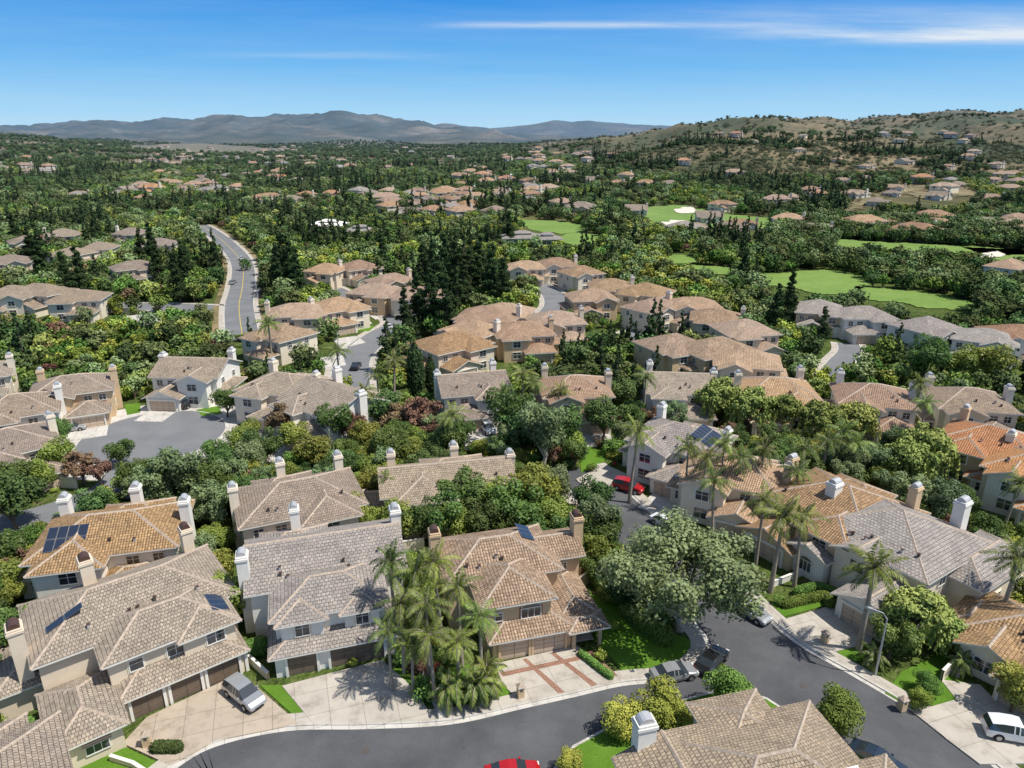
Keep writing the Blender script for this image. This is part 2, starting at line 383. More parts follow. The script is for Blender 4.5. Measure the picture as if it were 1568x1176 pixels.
    def solar(s,side,u,sd,nx,ny):
        for i in range(nx):
            for j in range(ny):
                a=u+(i-nx/2)*1.05; d0=sd+j*1.62
                def q(uu,dd,o):
                    xc,yc=(s.x0+s.x1)/2,(s.y0+s.y1)/2; z=s.ez+s.pitch*dd+o
                    if side=='F': return (xc+uu,s.Y0+dd,z)
                    if side=='R': return (s.X1-dd,yc+uu,z)
                    if side=='L': return (s.X0+dd,yc-uu,z)
                    return (xc-uu,s.Y1-dd,z)
                s.b.face('solar_panels','alu',[q(a,d0,.13),q(a+1.02,d0,.13),q(a+1.02,d0+1.56,.13),q(a,d0+1.56,.13)])
                s.b.face('solar_panels','solar',[q(a+.04,d0+.05,.137),q(a+.98,d0+.05,.137),q(a+.98,d0+1.51,.137),q(a+.04,d0+1.51,.137)])
def chimney(b,x,y,zt,wall='w_cream',w=1.0,d=1.5,capm='metal'):
    b.box('chimney',wall,x-w/2,x+w/2,y-d/2,y+d/2,0,zt-.45)
    b.box('chimney',wall,x-w/2-.1,x+w/2+.1,y-d/2-.1,y+d/2+.1,zt-.45,zt-.2)
    b.box('chimney',wall,x-w/2-.02,x+w/2+.02,y-d/2-.02,y+d/2+.02,zt-.2,zt)
    n=7; r=w*.42
    pts=[(x+r*math.cos(math.pi*i/n),zt+.5*math.sin(math.pi*i/n)) for i in range(n+1)]
    for i in range(n):
        (xa,za),(xb,zb)=pts[i],pts[i+1]
        b.face('chimney',capm,[(xa,y-d*.38,za),(xa,y+d*.38,za),(xb,y+d*.38,zb),(xb,y-d*.38,zb)])
    b.face('chimney',capm,[(p_[0],y-d*.38,p_[1]) for p_ in pts]); b.face('chimney',capm,[(p_[0],y+d*.38,p_[1]) for p_ in reversed(pts)])
def vents(b,w,k=3):
    for i in range(k):
        x=random.uniform(w.x0+2,w.x1-2) if w.x1-w.x0>5 else (w.x0+w.x1)/2
        dd=random.uniform(1.2,2.6); z=w.ez+w.pitch*dd
        b.box('roof_vents','metal' if i%2 else 'trimdk',x-.12,x+.12,w.Y0+dd-.12,w.Y0+dd+.12,z-.1,z+.38)
        b.box('roof_vents','metaldk',x-.16,x+.16,w.Y0+dd-.16,w.Y0+dd+.16,z+.381,z+.43)
blocks=[]
def rectpoly(loc,yaw,x0,x1,y0,y1):
    c,s_=math.cos(yaw),math.sin(yaw)
    return [(loc[0]+c*x-s_*y,loc[1]+s_*x+c*y) for x,y in ((x0,y0),(x1,y0),(x1,y1),(x0,y1))]
def addblock(poly,kind='all'):
    xs=[p_[0] for p_ in poly]; ys=[p_[1] for p_ in poly]
    blocks.append((min(xs),max(xs),min(ys),max(ys),poly,kind))
def emit_house(b,loc,yaw,name='stucco_house',z=0):
    e=bpy.data.objects.new(name,None); COL.objects.link(e); e.location=(loc[0],loc[1],z); e.rotation_euler=(0,0,yaw); e.empty_display_size=1
    for part in b.p: addobj(part,b.mesh(part),parent=e)
    return e
rad=math.radians
# ------------------------------------------------------------------ near custom houses
# house 1
b=B(); k=dict(roof='roof_greytan',wall='w_beige')
g=W(b,-5.2,5.4,0,5.6,2.9,pitch=.4,**k)
g.garage('F',-3.4,2.6); g.garage('F',-.1,2.6); g.garage('F',3.3,2.9)
lw=W(b,-10.6,-5.8,-3.0,4.5,3.1,pitch=.4,**k); lw.win('F',.4,1.0,1.7,1.3,'trim',None,2); lw.sbox('awning','trimdk','F',-.7,1.5,0,.7,2.35,2.5); lw.win('R',-1.2,1,1,1.2,'trim','w_beige')
up=W(b,-5.6,5.2,1.9,9,5.8,pitch=.42,**k); up.win('F',-3.2,3.7,1.1,1.1,trim='w_cream',mul=0); up.win('F',3.6,3.6,2.3,1.35,trim='w_cream'); up.win('F',.2,3.7,1.5,1.1,trim='w_cream'); up.win('R',1,3.8,1,1)
by=W(b,.6,5.35,1.3,7,5.65,pitch=.42,**k); by.win('F',.5,3.7,1.6,1.3,trim='w_cream')
mn=W(b,-10.5,6.6,5.5,15.8,5.9,pitch=.45,**k); mn.win('L',-3,3.7,1.4,1.2); mn.win('L',3,1,1.8,1.4); mn.win('R',0,3.6,1.5,1.2); mn.win('R',-3,1,1.5,1.2); vents(b,mn,5)
W(b,-14,-10.2,7,14,3.1,pitch=.4,**k)
mn.solar('L',2,1.8,1,2)
by.solar('R',0,.5,3,1)
chimney(b,-11.5,8,8.6,'w_beige',1.2,1.7,'metaldk'); chimney(b,-4.8,14.6,9.5,'w_beige',1.2,1.6,'metaldk'); chimney(b,5.0,15.4,9.1,'w_beige',1.1,1.4,'metaldk')
b.box('pilasters','trim',5.45,5.75,-.15,.15,0,2.45)
loc=P(288,1066); yaw=rad(38); emit_house(b,loc,yaw); addblock(rectpoly(loc,yaw,-15,8,-4,17)); addblock(rectpoly(loc,yaw,-13,8,-12,0),'tall')
# house 2
b=B(); k=dict(roof='roof_grey',wall='w_white')
g=W(b,-5.7,5.9,0,5,2.9,pitch=.38,**k); g.garage('F',2.0,5.2,mat='gar_dk'); g.garage('F',-3.3,2.7,mat='gar_dk')
up=W(b,-5.4,5.2,1.8,9,5.8,pitch=.42,**k)
b1=W(b,-4.9,-.9,1.1,6,5.6,pitch=.42,**k); b1.win('F',0,3.6,1.3,1.45,trim='w_cream')
b2=W(b,1.2,4.6,1.25,6,5.55,pitch=.42,**k); b2.win('F',0,3.6,1.2,1.45,trim='w_cream')
mn=W(b,-7.8,7.8,6.6,16.8,6,'gable',.45,axis='x',**k); mn.win('L',-3,3.8,1.2,1.2); mn.win('L',3,1,1.2,1.4);mn.win('L',-3,1,1.2,1.4);mn.win('R',1,3.8,1.2,1.2); vents(b,mn,6)
W(b,-6.6,0,13,18.0,5.9,'hip',.45,**k)
chimney(b,-8.3,8.6,9.2,'w_white',1.1,1.6); chimney(b,8.1,13.0,9.5,'w_white',1.1,1.6); chimney(b,-3,17.2,9.2,'w_white',1,1.4)
loc=P(516,1020); yaw=rad(17); emit_house(b,loc,yaw); addblock(rectpoly(loc,yaw,-9.2,9.2,-.5,18.5)); addblock(rectpoly(loc,yaw,-7,4.5,-9,0),'tall')
# house 3
b=B(); k=dict(roof='roof_brown',wall='w_tan')
g=W(b,-4.3,3.9,0,5.2,2.9,pitch=.4,**k); g.garage('F',-1.9,2.9,mat='gar_lt',trim='w_tan'); g.garage('F',1.75,3.3,mat='gar_lt',trim='w_tan')
pc=W(b,3.8,7.2,-.6,1.2,2.95,pitch=.4,z0=2.3,**k); b.box('porch','w_tan',3.95,4.3,-.5,-.1,0,2.3); b.box('porch','w_tan',6.8,7.1,-.5,-.1,0,2.3)
r1=W(b,3.5,7.0,1.6,9,3.0,pitch=.4,**k); r1.door('F',.4,'brick')
up=W(b,-4.9,2.2,1.5,9,5.9,pitch=.42,**k); up.arch('F',1.4,3.5,2.0,1.1,'trim','brick'); up.win('F',-2,3.7,.7,.9,mul=0)
mn=W(b,-7.6,4.4,6.0,14.6,6,pitch=.45,**k); mn.win('R',-3.2,3.8,1,1); vents(b,mn,5)
rb=W(b,2.6,7.8,8.5,13.5,5.6,'gable',.42,axis='x',**k); rb.win('F',.7,3.6,.7,.9); rb.arch('F',1,.9,2.2,1.1,'trim','w_cream'); rb.win('R',0,3.6,1,1)
b.box('balcony','w_tan',2.2,4.2,6.2,8.4,2.9,3.9)
mn.solar('R',1.5,1.9,3,1)
chimney(b,-8.1,11.5,9.0,'w_tan',1.1,1.5,'metaldk'); chimney(b,8.3,11,8.8,'w_tan',1.1,1.5,'metaldk')
loc=P(818,1002); yaw=rad(15); emit_house(b,loc,yaw); addblock(rectpoly(loc,yaw,-8.8,9.2,-1,15.5)); addblock(rectpoly(loc,yaw,-4.5,8,-9,0),'tall')
# house 4 (right, facing the side street)
b=B(); k=dict(roof='roof_grey',wall='w_white'); k2=dict(roof='roof_grey',wall='w_cream')
g=W(b,.5,7,-3.5,4,3,'gable',.42,axis='y',**k); g.garage('F',0,4.9,mat='gar_lt')
mn=W(b,-8,6.2,2.5,16,5.8,'hip',.42,**k2); mn.win('R',-3,3.6,1.3,1.2,trim='w_cream');mn.win('R',3,3.6,1.3,1.2,trim='w_cream');mn.win('R',0,1,1.8,1.3,trim='w_cream');mn.win('F',-3,3.6,1.2,1.2); vents(b,mn,6)
g2=W(b,-8.2,-3.6,0,9,3.6,'gable',.42,axis='y',**k); g2.arch('F',0,.9,1.5,1.3)
g3=W(b,4,9.5,8,20,4.6,'hip',.42,**k2); g3.win('R',-2,1,1.6,1.3,trim='w_cream'); g3.win('R',3,1,1.6,1.3,trim='w_cream')
g4=W(b,-3.2,2.4,1,9,5.5,'gable',.42,axis='y',**k2); g4.win('F',0,3.5,1.6,1.3)
chimney(b,-8.6,8,9.2,'w_white',1.3,1.6); chimney(b,2.5,16.5,9.2,'w_white',1.3,1.6)
loc=P(1300,922); yaw=rad(-57); emit_house(b,loc,yaw); addblock(rectpoly(loc,yaw,-9.5,10.5,-4,21)); addblock(rectpoly(loc,yaw,-9,11,-12,0),'tall')
# bottom foreground house
b=B(); k=dict(roof='roof_greytan',wall='w_beige')
mn=W(b,-7,7,-6,5,5.2,pitch=.42,**k); vents(b,mn,4); mn.win('B',0,3.4,1.4,1.2)
W(b,-12,-5,-6.5,1.5,4.4,'hip',.42,**k).solar('F',0,1,3,2)
w2=W(b,-10,-3,-4,4,4.7,'gable',.42,axis='y',**k)
w3=W(b,3,9.5,-7.5,-1,4.9,'hip',.42,**k)
w4=W(b,-2,3.5,2,7.5,5.0,'hip',.42,**k); w4.win('B',0,3.4,1.4,1.2)
mn.solar('F',4,1,3,2)
chimney(b,-8,4.5,7.6,'w_white',1.5,1.2)
vents(b,w3,3); vents(b,w4,2)
loc=P(1180,1152,7); yaw=rad(14); emit_house(b,loc,yaw); addblock(rectpoly(loc,yaw,-14,10.5,-9,8.5))
# ------------------------------------------------------------------ generic house
def gen(px,py,z,yawd,w,d,roof='roof_greytan',wall='w_cream',mir=1,kind='hip',gar='gar_lt',solar=None,chim=2,lod=0,low=False,name='stucco_house',world=None):
    w*=.86; d*=.86
    b=B(); k=dict(roof=roof,wall=wall,caps=lod<2); h=3.4 if low else 5.8; mm=mir
    st=random.choice([0,1,2])
    mn=W(b,-w/2,w/2,-d/2,d/2,h,kind,.42,axis='x',**k)
    pj=W(b,mm*-w*.42,mm*w*.02,-d/2-2.2,2,h-.15,random.choice(['hip','gable']),.42,axis='y',**k)
    gr=W(b,mm*-w*.05,mm*w*.44,-d/2-4.2,-d/2+2,2.95,random.choice(['hip','hip','gable']),.4,axis='y' if w<15 else 'x',**k)
    gr.garage('F',0,min(4.9,w*.4),mat=gar)
    if lod<2:
        sd=W(b,mm*-w*.62,mm*-w*.4,-d*.35,d*.3,3.0,'hip',.4,**k); sd.win('F',0,1,1.2,1.2)
        W(b,mm*-w*.15,mm*w*.32,d/2-3,d/2+2.0,h-.4,'hip',.42,**k)
    else:
        if st: W(b,mm*w*.3,mm*w*.62,-d*.3,d*.45,3.1,'hip',.4,**k)
    if not low:
        pj.win('F',0,3.6,1.7,1.3,trim='trim' if random.random()<.5 else None); pj.win('F',0,.9,1.8,1.5)
        mn.win('F',mm*w*.2,3.7,1.3,1.1); mn.win('F',mm*w*.38,3.7,1.1,1.1)
        mn.win('R',-d*.25,3.7,1,1.1); mn.win('R',d*.2,3.7,1,1.1); mn.win('L',-d*.25,3.7,1,1.1); mn.win('L',d*.2,3.7,1,1.1)
        mn.win('R',0,.9,1.4,1.2); mn.win('L',0,.9,1.4,1.2)
    else: pj.win('F',0,.9,1.8,1.4)
    top=mn.rz
    if chim>0: chimney(b,mm*w*.53,d*.05,top+.4,wall,1.1,1.5)
    if chim>1: chimney(b,-mm*w*.42,d*.45,top+.4,wall,1.1,1.4)
    if chim>2: chimney(b,mm*w*.1,d*.52,top+.5,wall,1.1,1.4)
    if lod<2: vents(b,mn,3)
    if solar: mn.solar(*solar)
    loc=world or P(px,py,z); yaw=rad(yawd)
    emit_house(b,loc,yaw,name); addblock(rectpoly(loc,yaw,-w*.64,w*.6,-d/2-5,d/2+2.5)); addblock(rectpoly(loc,yaw,-w*.5,w*.5,-d/2-8.5,-d/2-5),'tall')
    if lod<2 and loc[1]>100:
        q=rectpoly(loc,yaw,min(0,mm*w*.42),max(0,mm*w*.42),-d/2-9.5,-d/2-4.3); drv.append(q)
    return loc
drv=[]
gen(168,778,8.5,14,17.5,12,'roof_brown','w_white',1,chim=3,solar=('F',-4,1.2,4,2))
gen(455,740,7.4,24,17,12,'roof_greytan','w_cream',-1,kind='hip',chim=3)
gen(682,704,8.0,12,20,10,'roof_greytan','w_beige',1,kind='gable',chim=3)
gen(1045,648,8,-35,15,12,'roof_grey','w_white',1,chim=2,solar=('R',0,1.5,5,2))
gen(1128,702,7.5,-30,15,11,'roof_pink','w_cream',1,chim=1)
gen(1290,745,8,-55,17,15,'roof_brown','w_tan',-1,chim=2)
gen(1590,955,4.5,-50,12,10,'roof_brown','w_cream',1,low=True,chim=0)
gen(-60,1225,6,38,14,12,'roof_greytan','w_cream',1,chim=0)
gen(108,572,8,25,15,11,'roof_greytan','w_tan',1)
gen(298,547,8,-4,15,12,'roof_greytan','w_white',-1,kind='gable',chim=2)
gen(432,570,8,-18,15,12,'roof_greytan','w_cream',1,chim=2)
gen(508,594,7.8,-42,17,14,'roof_greytan','w_white',1,kind='gable',chim=2)
gen(722,570,8,14,14,12,'roof_greytan','w_white',-1,kind='gable')
gen(880,574,8,4,14,12,'roof_pink','w_beige',1)
gen(1040,570,8,-6,14,12,'roof_greytan','w_white',1,kind='gable')
gen(1190,577,8,-6,15,12,'roof_pink','w_cream',-1)
gen(1340,587,8,-16,14,12,'roof_pink','w_white',1)
gen(1486,593,8,-12,14,12,'roof_greytan','w_cream',1)
gen(1525,664,6.8,-45,15,12,'roof_orange','w_tan',1)
gen(1600,705,6.8,-45,14,11,'roof_orange','w_cream',1)
gen(22,608,7.4,30,14,12,'roof_greytan','w_white',1,chim=1)
gen(5,662,7.4,45,14,12,'roof_greytan','w_cream',1,chim=1)
gen(-40,560,7,30,13,11,'roof_greytan','w_cream',1,chim=1)
midh=[(95,352),(40,362),(110,380),(200,350),(240,366),(205,400),(15,392),(62,436),(150,372),(18,440),(120,445),
(500,404),(548,400),(598,420),(640,440),(455,466),(515,458),(430,498),(748,472),(800,494),(850,478),(690,512),(575,436),
(805,400),(852,396),(890,408),(935,428),(990,436),(905,444),(1000,458),(1060,456),(1098,474),(1140,492),(1030,514),(1096,520),(1145,538),(725,492),(775,466),
(1322,470),(1420,488),(1512,505),(1560,500),(1545,398),(1255,462)]
far_xy=[]
for i,(x,y) in enumerate(midh):
    pink=x>400 and x<1200
    loc=gen(x,y,7.5,random.choice([-35,-15,0,10,25,40]),random.uniform(14,17.5),random.uniform(11,13.5),
        random.choice(['roof_pink','roof_pink','roof_pink','roof_brown','roof_brown']) if pink else ('roof_greytan' if x<300 else random.choice(['roof_grey','roof_pink'])),random.choice(['w_cream','w_beige','w_tan','w_cream']) if x<1300 else 'w_white',
        random.choice([1,-1]),lod=2,chim=random.choice([0,0,1])); far_xy.append(loc)
fm=[]
for i in range(8):
    b=B(); w,d=random.uniform(11,17),random.uniform(8.5,11); rf=['roof_pink','roof_greytan','roof_pink','roof_orange','roof_greytan','roof_pink','roof_grey','roof_brown'][i]
    h=[5.6,3.4,5.2,5.6,3.6,5.4,5.0,3.4][i]
    k=dict(roof=rf,wall='w_far',caps=False)
    mn=W(b,-w/2,w/2,-d/2,d/2,h,random.choice(['hip','gable']),.42,axis='x',**k); g=W(b,-w*.4,w*.05,-d/2-3,3,h-.3,'hip',.42,**k); g2=W(b,w*.1,w*.45,-d/2-4,2,3,'gable',.42,axis='y',**k)
    g2.garage('F',0,4.2,mat='gar_wh'); g.win('F',0,.8,2.2,1.5)
    if h>4: g.win('F',0,3.4,2,1.4); mn.win('F',w*.2,3.5,1.6,1.2)
    if i%2: chimney(b,w*.5,0,mn.rz+.5,'w_far',1.1,1.5)
    fm.append(b.merged('suburban_house'))
clusters=[(500,730,300,336,32,15),(0,130,262,305,20,17),(180,300,262,300,16,17),(100,480,300,340,12,19),(300,480,268,300,16,19),(690,960,262,300,26,20),
(300,660,240,265,30,25),(0,300,240,262,26,26),(1090,1568,268,325,24,30),(1290,1568,345,368,22,13),(1040,1250,340,366,9,17),(1050,1568,206,222,12,50),(1200,1568,230,262,8,45),(880,1100,240,262,3,45),
(650,920,230,262,22,28),(0,450,224,242,18,34),(960,1100,285,330,5,22),(430,680,226,240,13,32),(730,900,300,330,6,20)]
for (xa,xb,ya,yb,n,sp) in clusters:
    for _ in range(n):
        for tr in range(6):
            x,y=PT(random.uniform(xa,xb),random.uniform(ya,yb))
            if y<4500 and noise.noise(Vector((x/140,y/180,2.5)))>-.1 and all((x-q[0])**2+(y-q[1])**2>sp*sp for q in far_xy): break
        else: continue
        far_xy.append((x,y)); s_=random.uniform(.85,1.25)
        addobj('suburban_house',random.choice(fm),(x,y,hgt(x,y)-.2),random.uniform(-1.2,1.2),s_)
for (x,y,w,d) in ((503,342,22,12),(552,350,16,8),(800,360,20,11),(838,362,12,9)):
    b=B(); k=dict(roof='w_white' if x<530 else 'roof_grey',wall='w_white',caps=False)
    mn=W(b,-w/2,w/2,-d/2,d/2,3.6,'hip',.3,oh=1.0,**k); c2=W(b,-w*.18,w*.18,-d*.2,d*.2,5.6,'hip',.35,oh=.8,**k)
    for i in range(5): mn.win('F',-w*.38+i*w*.19,.9,2.0,1.8)
    wx=P(x,y,4); emit_house(b,wx,rad(8),'clubhouse'); addblock(rectpoly(wx,0,-w/2,w/2,-d-12,d)); far_xy.append(wx)
print('houses',time.time()-T0)
# ------------------------------------------------------------------ ground
def ground():
    Ys=list(np.linspace(-400,400,33))+[]
    y=420
    while y<16500: Ys.append(y); y*=1.0155
    Cs=np.linspace(-1,1,451); vs=[]; fs=[]
    for y in Ys:
        hw=max(560,1.38*y)
        for c in Cs:
            x=c*hw; vs.append((x,y,hgt(x,y)))
    nc=len(Cs)
    for i in range(len(Ys)-1):
        for j in range(nc-1):
            a=i*nc+j; fs.append((a,a+1,a+1+nc,a+nc))
    me=bpy.data.meshes.new('ground'); me.from_pydata(vs,[],fs); me.materials.append(M['terrain'])
    me.polygons.foreach_set('use_smooth',[True]*len(fs)); addobj('ground_terrain',me)
ground(); print('ground',time.time()-T0)
def smooth(pts,n=6):
    out=[]
    P_=[pts[0]]+list(pts)+[pts[-1]]
    for i in range(1,len(P_)-2):
        p0,p1,p2,p3=[Vector(q) for q in P_[i-1:i+3]]
        for j in range(n):
            t=j/n; out.append(.5*((2*p1)+(-p0+p2)*t+(2*p0-5*p1+4*p2-p3)*t*t+(-p0+3*p1-3*p2+p3)*t**3))
    out.append(Vector(pts[-1])); return out
def ribbon(name,pts,o0,o1,z1,mat,z0=None,block=True,parent=None):
    pts=[Vector(p_[:2]) for p_ in pts]; n=len(pts); vs=[];fs=[]
    for i,p_ in enumerate(pts):
        d=(pts[min(i+1,n-1)]-pts[max(i-1,0)]); d.normalize(); nn=Vector((-d.y,d.x)); hz=hgt(p_.x,p_.y)
        for o in (o0,o1):
            q=p_+nn*o; vs.append((q.x,q.y,hz+z1))
            if z0 is not None: vs.append((q.x,q.y,hz+z0))
    s_=2 if z0 is None else 4
    for i in range(n-1):
        a=i*s_;b_=a+s_
        if z0 is None: fs.append((a,b_,b_+1,a+1) if o1>o0 else (a,a+1,b_+1,b_))
        else: fs+= [(a,b_,b_+2,a+2),(a+1,a,b_,b_+1)[::-1],(a+2,a+3,b_+3,b_+2)[::-1]]
    me=bpy.data.meshes.new(name); me.from_pydata(vs,[],fs); me.materials.append(mat); me.update()
    o=addobj(name,me,parent=parent)
    if block:
        for i in range(0,n-1):
            d=(pts[i+1]-pts[i]); d.normalize(); nn=Vector((-d.y,d.x)); a,b_=min(o0,o1)-.8,max(o0,o1)+.8
            addblock([tuple(pts[i]+nn*a),tuple(pts[i+1]+nn*a),tuple(pts[i+1]+nn*b_),tuple(pts[i]+nn*b_)])
    return o
def street(name,px,w,mat='asphalt',walk=True,z=.03,pw=None):
    pts=smooth(pw or [P(*q) for q in px])
    ribbon(name,pts,-w/2,w/2,z,M[mat])
    for s_ in (1,-1):
        ribbon('kerb',pts,s_*w/2,s_*(w/2+.22),.15,M['conc_w'],0,False)
        if walk: ribbon('pavement',pts,s_*(w/2+.22),s_*(w/2+1.6),.135,M['conc'],0,True)
    return pts
def poly(name,pts,z,mat,px=True,block=True,sm=False):
    pts=[P(*q) for q in pts] if px else pts
    if sm: pts=[tuple(v) for v in smooth(list(pts)+[pts[0]],4)][:-1]
    n=len(pts); vs=[(x,y,z) for x,y in pts]+[(x,y,0) for x,y in pts]
    fs=[list(range(n))]+[[i,i+n,(i+1)%n+n,(i+1)%n] for i in range(n)]
    me=bpy.data.meshes.new(name); me.from_pydata(vs,[],fs); me.materials.append(mat); me.update()
    if me.polygons[0].normal.z<0: me.flip_normals()
    addobj(name,me)
    if block: addblock(pts,'all' if block is True else block)
    return pts
A=smooth([P(*q) for q in [(1530,1262),(1440,1176),(1345,1112),(1265,1062),(1180,1010),(1122,958),(1062,893),(1003,838),(948,788),(908,748),(875,720)]])
ribbon('street_side',A,-4.6,4.6,.03,M['asphalt'])
ribbon('kerb',A,-4.6,-4.82,.15,M['conc_w'],0,False); ribbon('pavement',A,-4.82,-6.1,.135,M['conc'],0)
Bt=smooth([P(*q) for q in [(200,1230),(262,1176),(330,1138),(440,1114),(560,1111),(690,1104),(800,1080),(880,1062),(950,1046),(1010,1041)]])
Bt2=Bt+[Vector(P(1100,1026)),Vector(P(1180,1015))]
ribbon('street',Bt2,-9.2,0,.036,M['asphalt'])
corner=[(1050,1030),(1074,1008),(1080,988),(1066,962),(1012,902),(958,850),(915,806),(885,770),(862,742)]
K=Bt[:-1]+smooth([P(1010,1041)]+[P(*q) for q in corner])
ribbon('kerb',K,0,.22,.15,M['conc_w'],0,False); ribbon('pavement',K,.22,1.5,.135,M['conc'],0)
ribbon('gutter',K,-.45,0,.042,M['conc_w'],None,False)
ribbon('gutter',A,-4.6,-4.15,.042,M['conc_w'],None,False)
for q in ((985,1065),(560,1150),(1230,1050)):
    c_=P(*q); poly('manhole_cover',[(c_[0]+.35*math.cos(a),c_[1]+.35*math.sin(a)) for a in np.linspace(0,2*math.pi,16)[:-1]],.044,M['trimdk'],px=False,block=False)
poly('front_lawn',[(835,1200),(880,1146),(950,1108),(1050,1074),(1118,1056),(1172,1072),(1240,1115),(1325,1190),(1325,1300),(835,1300)],.12,M['lawn'],block='tall')
ribbon('kerb',[Vector(P(*q)) for q in [(835,1200),(880,1146),(950,1108),(1050,1074),(1118,1056),(1172,1072),(1240,1115),(1325,1190)]],0,.25,.15,M['conc_w'],0,False)
poly('driveway',[(188,1140),(225,1100),(352,1040),(392,1052),(458,1110),(330,1136),(262,1174)],.16,M['conc_b'])
poly('driveway',[(432,1052),(585,1012),(625,1048),(668,1105),(560,1110),(480,1110)],.16,M['conc'])
poly('driveway',[(758,1018),(884,990),(952,1044),(880,1060),(800,1079),(770,1050)],.16,M['conc'])
for q in ([(800,1012),(806,1010),(865,1062),(855,1064)],[(842,1002),(848,1000),(915,1050),(906,1053)]): poly('brick_paver_band',q,.164,M['paver'],block=False)
poly('brick_paver_band',[(765,1032),(908,1002),(914,1007),(770,1038)],.168,M['paver'],block=False)
poly('driveway',[(1194,952),(1288,924),(1338,958),(1334,986),(1262,1003)],.16,M['conc'])
poly('driveway',[(1398,1092),(1500,1062),(1600,1105),(1640,1170),(1500,1172),(1450,1134)],.16,M['conc'])
poly('driveway',[(882,735),(925,712),(962,728),(960,745),(905,760)],.16,M['conc'])
poly('driveway',[(690,652),(755,640),(770,672),(764,695),(708,690)],.16,M['conc_w'])
for q in drv: poly('driveway',q,.12,M['conc_w'],px=False)
poly('brick_steps_path',[(895,1000),(905,998),(945,1036),(930,1040)],.172,M['paver'])
poly('garden_path',[(640,1020),(652,1020),(690,1095),(672,1102)],.15,M['conc_w'])
poly('garden_path',[(1440,1042),(1500,1050),(1520,1070),(1470,1080)],.15,M['conc'])
for q in [[(398,1050),(440,1050),(484,1088),(478,1107),(460,1106)],[(893,905),(940,925),(1000,958),(1066,985),(1066,1006),(1040,1028),(960,1036),(915,985)],
 [(1355,1062),(1380,1030),(1440,1000),(1470,1030),(1490,1085),(1440,1088),(1400,1088)],[(60,1140),(185,1142),(258,1176),(210,1215),(60,1215)],[(1266,1004),(1325,986),(1322,1010),(1296,1020)],
 [(588,1020),(632,1030),(650,1080),(660,1098),(640,1085)],[(885,680),(930,690),(925,708),(890,725)],[(1180,925),(1240,905),(1275,925),(1200,945)],[(690,1020),(750,1020),(790,1075),(705,1095)],
 [(190,620),(215,618),(215,632),(195,636)],[(300,628),(335,622),(340,634),(310,638)],[(1540,1060),(1600,1050),(1600,1090),(1568,1085)]]:
    poly('lawn',q,.10,M['lawn'],block='tall',sm=False)
# cul-de-sac
cx,cy=P(235,668); 
poly('driveway',[(cx+18.5*math.cos(a),cy+17*math.sin(a)) for a in np.linspace(0,2*math.pi,40)[:-1]],.06,M['conc_w'],px=False)
poly('cul_de_sac_road',[(cx+11.8*math.cos(a),cy+11.8*math.sin(a)) for a in np.linspace(0,2*math.pi,48)[:-1]],.085,M['asphalt_lt'],px=False)
cc=[Vector((cx+11.8*math.cos(a),cy+11.8*math.sin(a))) for a in np.linspace(-.9,4.4,60)]
ribbon('kerb',cc,0,-.25,.15,M['conc_w'],0,False)
ribbon('street',smooth([(cx+2,cy-8),(cx+4,cy-20),(cx-4,cy-30),(cx-20,cy-36)]),-4.2,4.2,.09,M['asphalt_lt'])
# mid streets
street('street',[(540,610),(536,575),(545,545),(580,515),(612,496),(600,482),(560,466),(520,450),(490,438),(440,440)],8,'asphalt_lt')
m1=street('main_road',[(372,520),(366,470),(371,440),(372,410),(362,390),(340,368),(318,352),(305,345)],8.2,'asphalt_lt')
ribbon('road_marking',m1,-.1,.1,.036,simple('yellow_paint',(.6,.45,.08),.7,.1),None,False)
ribbon('dry_verge',m1,7.4,5.7,.12,M['dry'],0,True); ribbon('dry_verge',m1,-5.7,-7.4,.12,M['dry'],0,True)
street('street',[(-60,462),(40,468),(130,470),(240,470),(330,474)],9,'asphalt_lt')
street('street',[(800,512),(850,470),(835,440),(800,425),(780,412)],7,'asphalt_lt')
street('street',[(960,520),(1000,492),(990,475),(930,455),(880,440),(850,430)],7,'asphalt_lt')
street('street',[(1275,580),(1282,560),(1300,540),(1298,526)],5,'asphalt_lt')
street('street',[(640,540),(700,528),(760,520),(800,512)],7,'asphalt_lt')
for q in ([(510,520),(545,515),(560,525),(520,535)],[(560,480),(590,470),(600,478),(575,490)],[(520,490),(560,486),(570,496),(530,500)],[(180,485),(240,480),(250,495),(190,502)],[(490,548),(525,545),(530,560),(490,565)]): poly('driveway',q,.15,M['conc_w'])
for q in ([(488,500),(530,503),(535,512),(500,515)],[(545,497),(575,500),(565,508),(545,508)],[(600,455),(640,470),(620,480),(590,468)]): poly('lawn',q,.14,M['lawn'])
def inpoly(x,y,p_):
    c=False;j=len(p_)-1
    for i in range(len(p_)):
        xi,yi=p_[i];xj,yj=p_[j]
        if (yi>y)!=(yj>y) and x<(xj-xi)*(y-yi)/(yj-yi)+xi: c=not c
        j=i
    return c
